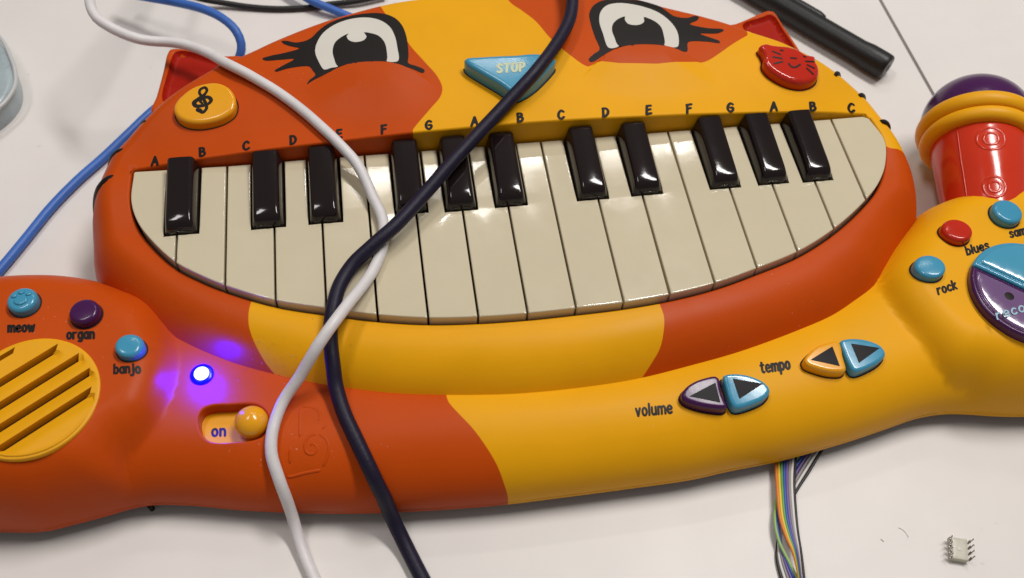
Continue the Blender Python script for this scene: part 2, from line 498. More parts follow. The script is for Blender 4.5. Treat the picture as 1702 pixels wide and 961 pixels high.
# head outline, each stretch traced at the level where it shows
hl = [(155, 400), (154, 365), (158, 333), (166, 305), (176, 283)]
hb = [(190, 258), (215, 231), (242, 200), (275, 168), (311, 141), (345, 120), (374, 102), (403, 93), (460, 67), (531, 39), (586, 22), (650, 6), (740, -6),
      (860, -16), (960, -16), (1040, -6), (1100, 11), (1166, 27), (1214, 41), (1250, 54), (1292, 68), (1330, 86), (1361, 103), (1400, 131),
      (1442, 169), (1466, 199), (1485, 224)]
hr_ = [(1499, 248), (1512, 278), (1520, 310), (1523, 345), (1516, 388), (1493, 430)]
hf = [(1456, 471), (1420, 501), (1385, 526), (1326, 552), (1229, 588), (1148, 611), (1062, 634), (975, 649), (868, 661), (780, 664), (656, 662),
      (575, 653), (530, 646), (456, 630), (375, 607), (301, 575), (240, 533), (195, 485), (166, 440)]
def rim_outline(segs, topf, Rf, z0):
    """base outline of a rounded body from traced edges: a stretch with z None is the visible horizon of the
    rounded rim, any other is traced at level z and stands o mm inside the base outline"""
    px = [(p, z, o_) for lst, z, o_ in segs for p in lst]
    cur = np.array([W(*p, z if z is not None else 36) for p, z, o_ in px])
    if np.sum(cur[:, 0] * np.roll(cur[:, 1], -1) - np.roll(cur[:, 0], -1) * cur[:, 1]) < 0: cur = cur[::-1]; px = px[::-1]
    for it in range(5):
        N = -normals(cur); new = []
        for i, (p, z, o_) in enumerate(px):
            if z is not None: new.append(W(*p, z) + N[i] * o_); continue
            d = ray(*p); a = Rf(cur[i][None])[0]; b = topf(cur[i][None] - N[i][None] * a)[0] - z0
            vh = max(0, (N[i] @ d[:2]) / -d[2]); th = math.atan(vh * b / a)
            new.append(W(*p, z0 + b * math.sin(th)) + N[i] * (a * (1 - math.cos(th)) + o_))
        cur = np.array(new)
    return cur

LX = [-60, -38, -18, 12, 43, 78, 121, 150, 200, 245, 266, 284, 300]
LY = [0, 0, 3.6, 7.0, 9.0, 11, 12, 11.6, 9.4, 6.2, 3.6, 0.3, 0]
xs_ = np.linspace(-80, 320, 401); ly_ = np.interp(xs_, LX, LY); ker = np.exp(-np.linspace(-2, 2, 31) ** 2); ker /= ker.sum()
ly_ = np.convolve(np.pad(ly_, 15, mode='edge'), ker, 'valid')
def headtop(X):
    X = np.atleast_2d(X); x, y = X[:, 0], X[:, 1]
    L = np.interp(x, xs_, ly_)
    G = np.clip(14 - 9 * ((x - 128) / 200) ** 2, 1.5, 14)
    s = sm(y / 45)
    back = 45 + L * (1 - s) + G * s
    lip = 41.2 + 3.8 * sm(1 + y / 32)
    return np.where(y >= 0, back, lip)
def headR(X):
    return 15 + 11 * sm((-X[:, 1] - 15) / 60)
HEAD = ccw(spline(rim_outline([(hl, None, 0), (hb, None, 0), (hr_, None, 0), (hf, 28, 5.0)], headtop, headR, Z0), 2.0))

# mouth opening
ml = [(219, 345), (230, 381), (255, 414), (294, 449), (334, 470), (378, 488), (460, 512), (541, 525), (628, 536), (713, 541), (798, 539), (877, 533.5), (957, 525),
      (1038, 515), (1116, 501), (1187, 483), (1258, 457.5), (1328, 428), (1389, 388), (1438, 342), (1458, 315), (1469, 283), (1467, 244)]
lower = [W(*p, 40.5) for p in ml]
cl = W(219, 283, 45); cr = W(1446, 194, 45)
lower = spline([cl + (0, -1.2)] + lower + [cr + (0, -1.0)], 1.6, closed=False)
XR = cr[0]
def xcol(k): return k * K
backe = lin([cr + (-1.0, 0), np.array([15 * K - 4, 0.3]), np.array([0, 0.3]), cl + (1.2, 0)], 1.5, closed=False)
MOUTH = ccw(np.concatenate([lower, backe]))

def headbase(X):
    X = np.atleast_2d(X)
    d = dist(X, HEAD); i = inside(X, HEAD)
    z = Z0 + (headtop(X) - Z0) * prof(d / headR(X))
    return np.where(i, z, 0)
def hitbase(px, py, lift=0.0, H=None, z1=62.0):
    """first meeting of the sight line with surface H raised by lift"""
    H = H or headbase
    d = ray(px, py)
    zs = np.linspace(z1 + lift, 0, 90)
    t = (zs - CAMP[2]) / d[2]; P = CAMP[None] + d[None] * t[:, None]
    h = H(P[:, :2]) + lift - zs
    k = np.argmax(h > 0)
    if h[k] <= 0 or k == 0: k = max(1, k) if h[k] > 0 else len(zs) - 1
    f = h[k - 1] / (h[k - 1] - h[k]) if h[k] > 0 else 1
    return P[k - 1, :2] * (1 - f) + P[k, :2] * f
def on(lst, lift=0.0, H=None): return np.array([hitbase(a, b, lift, H) for a, b in lst])

# raised lower eyelids
LIDS = []
LID = 2.2
for up, lo in (([(505, 146), (525, 128), (551, 112), (580, 103.5), (608, 100.5), (636, 100), (664, 104), (683, 110), (702, 119), (720, 132), (732, 146)],
                [(505, 146), (506, 175), (530, 200), (580, 214), (640, 212), (700, 190), (730, 165), (732, 146)]),
               ([(963, 132), (972, 116), (985, 103), (1002, 90), (1025, 78), (1053, 72.5), (1090, 72.5), (1119, 76.5), (1143, 85), (1166, 98), (1190, 118)],
                [(963, 132), (985, 150), (1030, 164), (1090, 169), (1150, 162), (1195, 142), (1190, 118)])):
    u = spline(on(up, LID), 2, closed=False); l_ = spline(on(lo, 0.5), 2, closed=False)
    LIDS.append((u, l_, np.concatenate([u, l_[::-1][1:-1]])))
def head(X):
    X = np.atleast_2d(X); z = headbase(X)
    for u, l_, poly in LIDS:
        i = inside(X, poly)
        if i.any():
            b = sm(dist(X[i], u, False) / 1.3) * sm(dist(X[i], l_, False) / 26.0) * LID * 1.25
            z[i] += b
    # shallow moulded eye sockets
    return z

# paint: yellow areas of head
yf = [(588, 8), (640, 22), (665, 45), (679, 72), (706, 103), (727, 127), (735.5, 147), (732, 161), (716, 180), (692, 208), (686, 216)]
yr = [(1150, 106), (1173, 102.5), (1194, 90), (1219, 72.5), (1243, 58.5), (1258, 56)]
top_r = [(1027, 111), (988.7, 106), (978, 111), (939, 85), (916, 65), (890, 35), (868, 18), (843, -2), (810, -14)]
A_ = on(yf); B_ = on(top_r); Bb = on([(1090, 112.5), (1150, 106), (1173, 102.5), (1194, 90), (1219, 72.5), (1243, 58.5)])
e1 = np.array([A_[-1][0], -6]); e2 = W(1463, 233, 45); e3 = W(1484, 241, 45); e4 = W(1510, 252, 40)
YP = np.concatenate([spline(A_, 2, False), [e1, (XR - 12, -6), e2, e3, e4, e4 + [40, 0], Bb[-1] + [120, 60], Bb[-1] + [10, 60]],
                     spline(Bb[::-1], 2, False), spline(B_, 2, False), [B_[-1] + [0, 60], A_[0] + [-2, 60]]])
lipl = [(430, 480), (419, 503), (414, 522), (414, 544), (424, 572), (442, 604), (463, 630)]
lipr = [(1085, 490), (1095, 508), (1103, 529), (1103, 551), (1097, 579), (1081, 607), (1062, 636)]
YL = np.concatenate([spline([W(*p, 40) for p in lipl[:3]] + list(on(lipl[3:])), 2, False), [W(480, 720, 20), W(1040, 720, 20)],
                     spline(list(on(lipr[3:])[::-1]) + [W(*p, 40) for p in lipr[:3]][::-1], 2, False)])
def paint_head(X):
    return np.maximum(sdist(X, YP), sdist(X, YL))

# ------------------------------------------------------------------ console with two pods
cf = [(-60, 881), (0, 882), (71, 881), (124, 869), (177, 855), (219, 843), (255, 837), (318, 838), (407, 846), (530, 851), (600, 851), (680, 848), (762, 843), (843, 836),
      (939, 824), (1045, 810), (1150, 795), (1208, 782), (1297, 764), (1367, 745), (1420, 729), (1473, 711), (1526, 693), (1569, 686), (1606, 686), (1650, 689), (1702, 690),
      (1780, 684), (1860, 650), (1925, 580), (1925, 480), (1880, 390)]
cb_r = [(1810, 330), (1702, 312), (1650, 316), (1600, 326), (1558, 341), (1532, 355), (1517, 363)]
mid = [(1470, 400), (1380, 470), (1240, 530), (1050, 580), (850, 600), (650, 595), (450, 560), (330, 510), (270, 490)]
cb_l = [(221, 489), (186, 477), (152, 466), (106, 459), (62, 457), (0, 460), (-70, 475), (-140, 510)]
cl_ = [(-215, 590), (-250, 690), (-220, 790), (-140, 855)]
PH = lambda X: np.full(len(X), 41.5)
PRr = lambda X: np.full(len(X), 19.0)
CON = ccw(spline(rim_outline([(cf, 8, 0.2), (cb_r, None, 0), (mid, 25, 0), (cb_l, None, 0), (cl_, 10, 0)], PH, PRr, Z0), 2.0))
PL = ccw(spline(rim_outline([([(-140, 504), (-70, 471), (0, 456), (62, 453), (106, 455), (152, 462), (186, 473), (221, 485), (253, 507)], None, 7), ([(281, 538)], None, 2),
     ([(304, 582), (306, 620), (295, 664), (274, 706)], 30, 0), ([(252, 746)], 24, 0), ([(230, 792)], 14, 0),
     ([(205, 853), (150, 872), (71, 888), (0, 889), (-60, 888), (-140, 862), (-224, 790), (-256, 690), (-221, 590)], 8, 8)], PH, PRr, Z0), 2.0))
PR = ccw(spline(rim_outline([([(1810, 326), (1702, 308), (1650, 312), (1600, 322), (1556, 337), (1529, 350), (1508, 364)], None, 7), ([(1493, 384)], None, 1),
     ([(1476, 416), (1459, 470), (1471, 510), (1502, 551), (1544, 593)], 31, 0), ([(1580, 632)], 27, 0), ([(1604, 665)], 16, 0),
     ([(1626, 693), (1660, 698), (1702, 698), (1780, 690), (1860, 656), (1936, 580), (1936, 480), (1884, 386)], 8, 8)], PH, PRr, Z0), 2.0))
CONo = outset(CON, 0.0)
def conraw(X):
    X = np.atleast_2d(X)
    d = dist(X, CON)
    zb = Z0 + (31.0 - Z0) * prof(d / 27.0) ** 0.9
    zs = [zb]
    for P, h in ((PL, 41.5), (PR, 41.5)):
        i = inside(X, P); z = np.full(len(X), 0.0)
        if i.any():
            dp = dist(X[i], P)
            # the pod rises from the band; where its rim is the console rim both fall to the floor together
            A1 = dp + 2.2; A2 = d[i]; kk = 9.0
            hh = np.clip(0.5 + 0.5 * (A2 - A1) / kk, 0, 1)
            de = A2 * (1 - hh) + A1 * hh - kk * hh * (1 - hh)
            zz = Z0 + (h - Z0) * prof(de / 19.0)
            z[i] = zz
        zs.append(z)
    a = zs[0]; b = np.maximum(zs[1], zs[2])
    k = 3.6
    h_ = np.clip(0.5 + 0.5 * (b - a) / k, 0, 1)
    s = a * (1 - h_) + b * h_ + k * h_ * (1 - h_)
    return np.where(d < 0.6, np.maximum(a, b), s), d
def con(X):
    X = np.atleast_2d(X)
    z, d = conraw(X)
    return np.where(inside(X, CON), z, 0)
cyl = [(742, 660), (746, 669), (762, 687), (784, 710), (805, 738), (826, 773), (838, 805), (843, 833)]
Yc = np.concatenate([spline(on(cyl[:-1], 0, con), 2, False), [W(844, 838, 7), W(846, 900, 7), W(2400, 900, 7), W(2400, -300, 7), W(1300, 100, 7), W(745, 560, 28)]])
def paint_con(X): return sdist(X, Yc)

def inmouth(X): return inside(X, MOUTH)
BLK = []
def allh(X):
    X = np.atleast_2d(X)
    z = np.maximum(head(X), con(X))
    mth = inmouth(X)
    z = np.where(mth, 45.0, z)
    for (x0, x1, y0, y1, zt) in BLK:
        k = (X[:, 0] > x0) & (X[:, 0] < x1) & (X[:, 1] > y0) & (X[:, 1] < y1)
        z = np.where(k, zt, z)
    return z

# ------------------------------------------------------------------ build the toy
toy = thing('cat_keyboard', 'orange and yellow toy cat keyboard with piano keys for its mouth', 'toy keyboard', (125, -20, 0))
rr = [0.08, 0.35, 0.9, 1.8, 3.0, 4.5, 6.2, 8, 10, 12.5, 15]
# the head shell: rounded by its own profile, mouth cut out
lidx = []
for u, l_, poly in LIDS:
    d_ = np.gradient(u, axis=0); d_ /= np.linalg.norm(d_, axis=1)[:, None]; n_ = np.stack([-d_[:, 1], d_[:, 0]], 1)
    for r_ in (-1.6, -.6, 0, .65, 1.3, 2.0): lidx.append(u - n_ * r_ if True else u)
xy, T, loops = region(HEAD, [MOUTH], 2.2, rr, [0.12, 0.4, 0.9, 1.6], extra=np.concatenate(lidx))
hz = head(xy)
dm = dist(xy, loops[1]); hz = hz - 0.9 * (1 - prof(dm / 0.9))
# extra points round the eyelid rims are carried by the grid
V = [np.column_stack([xy, hz])]; Fc = [tuple(t) for t in T]; off = len(xy)
n = len(loops[1]); zt = head(loops[1]) - 0.9
# five-step mouth wall
V += [np.column_stack([loops[1], zt]), np.column_stack([loops[1], np.full(n, 31.0)])]
for i in range(n):
    j = (i + 1) % n; Fc.append((off + j, off + n + j, off + n + i, off + i))
off += 2 * n
n = len(loops[0])
V += [np.column_stack([loops[0], np.full(n, Z0 + 0.0)]), np.column_stack([loops[0], np.full(n, 6.6)])]
for i in range(n):
    j = (i + 1) % n; Fc.append((off + i, off + n + i, off + n + j, off + j))
V = np.concatenate(V)
hs = mesh_obj('head_shell', V, Fc, M['shell'], toy, attr=paint_head(V[:, :2]))
ML = loops[1]
set_normals(hs, lambda X: head(X) - 0.9 * (1 - prof(np.maximum(0, -sdist(X, ML)) / 0.9)), len(xy), [(ML, 1), (loops[0], -1)], xy)

# console shell with the switch slot cut in
sl = [(330, 702), (331, 690), (338, 680), (352, 674.5), (380, 673), (412, 671), (428, 673), (440, 681), (446, 694), (444, 711), (436, 724), (418, 731), (390, 733.5), (362, 735), (345, 731), (335, 720)]
SLOT = ccw(spline(on(sl, 0, con), 1.2))
GH = 0.6
gc = hitbase(49, 659, GH, con); ge = hitbase(165, 655, GH, con); GR = np.linalg.norm(ge - gc)
gz = con(gc[None])[0]
GHOLE = ccw(circle(gc, GR - 0.6, 80))
xy, T, loops = region(CON, [SLOT, GHOLE], 1.9, [0.08, 0.35, 0.9, 1.8, 3.0, 4.5, 6.2, 8, 10.5, 13, 16], [0.3, 0.9])
cz = con(xy); ds = dist(xy, loops[1]); cz = cz - 0.9 * (1 - prof(ds / 0.9))
dd = dist(xy, loops[0]); cz = np.where(dd < 0.01, Z0, cz)
V = [np.column_stack([xy, cz])]; Fc = [tuple(t) for t in T]; off = len(xy)
n = len(loops[1])
V += [np.column_stack([loops[1], con(loops[1]) - 0.9]), np.column_stack([loops[1], np.full(n, 22.0)])]
for i in range(n):
    j = (i + 1) % n; Fc.append((off + j, off + n + j, off + n + i, off + i))
off += 2 * n
n = len(loops[2])
V += [np.column_stack([loops[2], con(loops[2])]), np.column_stack([loops[2], np.full(n, 30.0)])]
for i in range(n):
    j = (i + 1) % n; Fc.append((off + j, off + n + j, off + n + i, off + i))
off += 2 * n; n = len(loops[0])
V += [np.column_stack([loops[0], np.full(n, Z0)]), np.column_stack([loops[0], np.full(n, 6.6)])]
for i in range(n):
    j = (i + 1) % n; Fc.append((off + i, off + n + i, off + n + j, off + j))
V = np.concatenate(V)
cs = mesh_obj('console_shell', V, Fc, M['shell'], toy, attr=paint_con(V[:, :2]))
SL_ = loops[1]
set_normals(cs, lambda X: con(X) - 0.9 * (1 - prof(np.maximum(0, -sdist(X, SL_)) / 0.9)), len(xy), [(SL_, 1), (loops[2], 1), (loops[0], -1)], xy)
# yellow switch floor and its knob
SF = outset(SLOT, 1.0)
drape('switch_plate', SF, lambda X: np.full(len(X), 25.0), 0, M['yellow_gloss'], toy, 3)
kc = W(418, 701, 30.0)
kp = [(6.2 * math.sin(t), -5.5 * math.cos(t)) for t in np.linspace(0.02, math.pi - 0.02, 20)]
lathe('switch_knob', kp, (kc[0], kc[1], 29.6), (0, 0, 1), M['yellow_gloss'], toy, 40)

# key bed
drape('key_bed', MOUTH, lambda X: np.full(len(X), 32.0), 0, M['brown_dark'], toy, 12)

# ---- keys
KEYPOLY = outset(MOUTH, -0.9)
def clip(P, axis, v, keep_gt):
    out = []; n = len(P)
    for i in range(n):
        a, b = P[i], P[(i + 1) % n]
        ia = (a[axis] >= v) == keep_gt; ib = (b[axis] >= v) == keep_gt
        if ia: out.append(a)
        if ia != ib:
            t = (v - a[axis]) / (b[axis] - a[axis]); out.append(a + (b - a) * t)
    return np.array(out)
BK = {-1: (301, 388), 1: (446, 377), 2: (541.5, 369), 4: (684, 353), 5: (767, 348), 6: (850, 341), 8: (986, 330), 9: (1076, 322), 11: (1206, 311), 12: (1286, 304), 13: (1360, 299)}
bkc = {k: W(px, py, 45) for k, (px, py) in BK.items()}
BW = 6.3
for k, c in bkc.items(): BLK.append((c[0] - BW, c[0] + BW, c[1], 0, 51.5))
KP = KEYPOLY
for k in range(-2, 15):
    x0 = k * K + 0.42 if k > -2 else -400; x1 = (k + 1) * K - 0.42 if k < 14 else 500
    P = clip(clip(KP, 0, x0, True), 0, x1, False)
    if k in bkc:       # black key over the left border
        c = bkc[k]; xr = c[0] + BW + 0.7; yb = c[1] - 0.6
        # cut corner: rebuild polygon
        Q = []
        for p in P:
            if p[0] < xr and p[1] > yb: continue
            Q.append(p)
        # insert notch between last point with x small/y<yb and first with x>xr on back edge
        A = np.array(Q); A = ccw(A)
        # rotate so that it starts at the back-edge leftmost point
        ib = int(np.argmax(A[:, 1] * 10 - A[:, 0])); ib = min([i for i in range(len(A)) if A[i][1] > -1.5], key=lambda i: A[i][0])
        A = np.roll(A, -ib, 0)
        # ccw: back edge runs right -> left and ends at the left: A[0] is its left end, then goes down the left side
        A = np.concatenate([[A[0]], [(xr, A[0][1]), (xr, yb), (x0, yb)], A[1:]])
        P = A
    if (k + 1) in bkc:
        c = bkc[k + 1]; xl = c[0] - BW - 0.7; yb = c[1] - 0.6
        Q = [p for p in P if not (p[0] > xl and p[1] > yb)]
        A = ccw(np.array(Q))
        ir = max([i for i in range(len(A)) if A[i][1] > -1.5], key=lambda i: A[i][0])
        A = np.roll(A, -ir, 0)
        # ccw: right side runs up to the back edge: it ends just before A[0]
        A = np.concatenate([A, [(x1, yb), (xl, yb), (xl, A[0][1])]])
        P = A
    # clean duplicates
    Q = [P[0]]
    for p in P[1:]:
        if np.linalg.norm(p - Q[-1]) > 0.15: Q.append(p)
    if np.linalg.norm(Q[0] - Q[-1]) < 0.15: Q.pop()
    P = lin(ccw(np.array(Q)), 3.5)
    dz = random.uniform(-0.12, 0.12); tx = random.uniform(-0.006, 0.006)
    xm = P[:, 0].mean()
    solid('white_key', P, lambda X, dz=dz, tx=tx, xm=xm: 45 + dz + (X[:, 0] - xm) * tx, 33.0, M['key_white'], toy, R=0.45, grid=9,
          rings=[0.1, 0.28, 0.45, 0.8], sharp=None)
# black keys: lofted, wider at the foot, rounded front
def black_key(c):
    secs = []   # (y, half width foot, half width top, top z)
    yb, yf_ = -0.6, c[1]
    rows = []
    def ring(y, wf, wt, zt, zb=38.0, inset=0):
        r = 1.5; pts = []
        pts.append((-wf, zb)); pts.append((-wf, 45.5)); pts.append((-wt - (wf - wt) * .15, zt - r))
        for a in (0.35, 0.8, 1.25): pts.append((-wt + r * (1 - math.cos(math.pi/2 * 0) ) * 0 + r * (1 - math.cos(a)) - 0.0, zt - r + r * math.sin(a)))
        pts.append((-wt + r, zt)); pts.append((0, zt + 0.12))
        full = pts + [(-x, z) for x, z in pts[:-1][::-1]]
        return [(c[0] + x, y, z) for x, z in full]
    zt = 51.6
    ys = [yb, yb - 3, yf_ + 12, yf_ + 6.0, yf_ + 4.2, yf_ + 3.0, yf_ + 2.0, yf_ + 1.2, yf_ + 0.55, yf_ + 0.15, yf_]
    zt0 = 52.6; zt = 50.7; Ly = yb - (yf_ + 6.0)
    zz = [zt0, zt0 - (zt0 - zt) * 3 / Ly, zt + (zt0 - zt) * 6 / Ly, zt, zt - 0.28, zt - 0.55, zt - 0.95, zt - 1.6, zt - 2.6, zt - 4.0, zt - 6.0]
    ww = [0, 0, 0, 0, 0, .02, .06, .15, .3, .6, 1.0]
    V = []; n = None
    for y, z, dw in zip(ys, zz, ww):
        f = 6.3 - dw; t = 5.2 - dw * 0.6
        rg = ring(y, f, t, z if z > 46.2 else 46.2); n = len(rg); V += rg
    # front foot row
    rg = ring(yf_ - 0.05, 5.1, 4.5, 46.2); V += rg
    m_ = len(ys) + 1; Fc = []
    for i in range(m_ - 1):
        for j in range(n - 1):
            a = i * n + j; Fc.append((a, a + 1, a + n + 1, a + n))
    Fc.append(tuple(range(n))[::-1]); Fc.append(tuple((m_ - 1) * n + j for j in range(n)))
    return mesh_obj('black_key', V, Fc, M['key_black'], toy, sharp=1.0)
for k in sorted(bkc): black_key(bkc[k])

# ---- ears
def ear(px_out, px_in, zt):
    O = ccw(lin(spline([W(*p, zt) for p in px_out], 2.0), 2.0)); I = ccw(spline([W(*p, zt - 1.5) for p in px_in], 2.0))
    def top(X):
        s = sdist(X, I); return zt - 3.0 * sm((s + 0.6) / 2.2)
    e = solid('ear', O, top, 8.0, M['orange'], toy, R=1.6, grid=1.3)
    # the red lining lies in the dish of the ear
    def top2(X):
        s = sdist(X, I); return zt - 3.0 * sm((s + 0.6) / 2.2) + 0.35
    drape('ear_lining', I, top2, 0.0, M['ear_red'], e, 1.1)
ear([(251, 186), (259.5, 157), (270, 118), (277, 88), (282, 80.5), (295, 79), (311, 81), (340, 86), (371, 91), (401, 92), (425, 110), (380, 150), (300, 200)],
    [(274, 172), (282, 118), (287.5, 98), (293, 90), (303, 88), (323, 91), (350, 99), (385, 112), (370, 130), (310, 165)], 44)
ear([(1205, 42), (1222, 38), (1268, 19), (1277, 16), (1286, 17.5), (1292, 24), (1303, 41.5), (1320, 66.5), (1334, 88), (1350, 115), (1300, 120), (1220, 80)],
    [(1234, 44), (1268, 31.5), (1279, 27.5), (1286, 31), (1300, 53), (1317, 79), (1325, 98), (1290, 85), (1262, 68), (1240, 55)], 44)

# ---- stripes on the rim of the head
def stripe(p_in, p_edge, rad, side):
    """a moulded black mark that runs from the top over the rounded rim, standing 0.6 mm proud"""
    a = hitbase(*p_in); b = W(*p_edge, 36)
    d = b - a; d /= np.linalg.norm(d)
    while inside(a[None], HEAD)[0] == False: a = a - d
    L_ = 0
    while inside((a + d * (L_ + 0.05))[None], HEAD)[0] and L_ < 60: L_ += 0.05
    P = []; e = 0.05
    for u in np.linspace(0, 1, 26):
        q = a + d * L_ * (1 - (1 - u) ** 2.6)
        z = headbase(q[None])[0]
        gx = (headbase((q + [e, 0])[None])[0] - headbase((q - [e, 0])[None])[0]) / (2 * e)
        gy = (headbase((q + [0, e])[None])[0] - headbase((q - [0, e])[None])[0]) / (2 * e)
        nn = np.array([-gx, -gy, 1.0]); nn /= np.linalg.norm(nn)
        if z < 14: break
        P.append(np.array([q[0], q[1], z]) - nn * (rad - (1.0 if side == 0 else 1.7)))
    P = spline(P, 1.2, False)
    t = np.linspace(0, 1, len(P)); r = rad - 1.1 * (1 - np.clip(t * 4, 0, 1)) ** 2 
    return tube('stripe', P, r, M['ink'], toy, 14)
stripe((190, 291), (160, 322), 3.0, 0); stripe((206, 247), (184, 270), 2.4, 0); stripe((242, 202), (229, 212), 2.2, 0)
stripe((1388, 126), (1398, 126), 1.9, 1); stripe((1428, 160), (1440, 163), 2.0, 1); stripe((1464, 203), (1480, 212), 2.4, 1)

# ---- eyes
def zp(lst, x0, y0, s): return [(x0 + a * s, y0 + b * s) for a, b in lst]
s1 = 0.18801
e1 = dict(black=[(480,748),(500,712),(555,665),(530,625),(500,590),(420,590),(300,610),(205,636),(193,628),(270,580),(365,525),(250,530),(110,537),(85,520),(160,495),(280,470),(410,430),(330,410),(272,388),(255,366),(300,363),(380,378),(460,365),(520,335),(570,285),(650,222),(780,165),(900,135),(1080,117),(1180,128),(1260,163),(1320,225),(1355,310),(1372,400),(1378,500),(1376,560),(1450,587),(1520,622),(1508,647),(1400,607),(1300,580),(1150,570),(1000,575),(850,590),(700,630),(600,680),(530,715)],
          white=[(635,620),(580,540),(553,460),(570,380),(630,290),(740,215),(880,170),(1020,160),(1130,185),(1210,240),(1255,320),(1278,420),(1282,545),(1172,540),(1183,440),(1160,370),(1110,320),(1040,298),(985,292),(1008,325),(985,360),(910,378),(850,360),(832,320),(850,302),(790,330),(730,380),(708,450),(720,520),(756,590),(690,605)],
          pupil=[(756,590),(720,520),(708,450),(730,380),(790,330),(850,302),(832,320),(850,360),(910,378),(985,360),(1008,325),(985,292),(1040,298),(1110,320),(1160,370),(1183,440),(1172,560),(1000,570),(850,575)], o=(420, 0))
e2 = dict(black=[(203,528),(215,548),(245,547),(330,495),(450,430),(600,410),(800,410),(950,430),(1072,458),(1085,375),(1250,370),(1365,382),(1362,366),(1280,335),(1190,300),(1340,297),(1398,272),(1390,261),(1250,250),(1100,215),(1165,180),(1178,152),(1150,143),(1080,160),(1000,155),(950,140),(880,90),(780,40),(680,12),(560,0),(430,-2),(330,6),(250,48),(210,120),(225,220),(260,330),(300,440),(250,480)],
          white=[(385,428),(330,300),(298,190),(310,110),(360,55),(450,32),(560,38),(700,68),(820,115),(920,190),(980,270),(1000,350),(985,420),(868,400),(865,310),(840,240),(780,190),(690,157),(697,190),(670,218),(610,228),(550,215),(522,175),(525,152),(470,170),(420,215),(410,270),(430,330),(472,410)],
          pupil=[(472,410),(430,330),(410,270),(420,215),(470,170),(525,152),(522,175),(550,215),(610,228),(670,218),(697,190),(690,157),(780,190),(840,240),(865,310),(868,405),(800,410),(600,410)], o=(940, 0))
def eyesurf(X):
    # the print runs up to the foot of the raised eyelid
    return headbase(X)
for e in (e1, e2):
    g = {}
    for nm in ('black', 'white', 'pupil'):
        P = on(zp(e[nm], e['o'][0], e['o'][1], s1))
        g[nm] = ccw(spline(P, 1.2) if nm != 'black' else lin(spline(P, 1.0), 1.2))
    eb = drape('eye', g['black'], eyesurf, 0.15, M['ink'], toy, 1.8)
    drape('eye_white', g['white'], eyesurf, 0.27, M['eye_white'], eb, 1.8)
    drape('pupil', g['pupil'], eyesurf, 0.39, M['ink'], eb, 1.8)

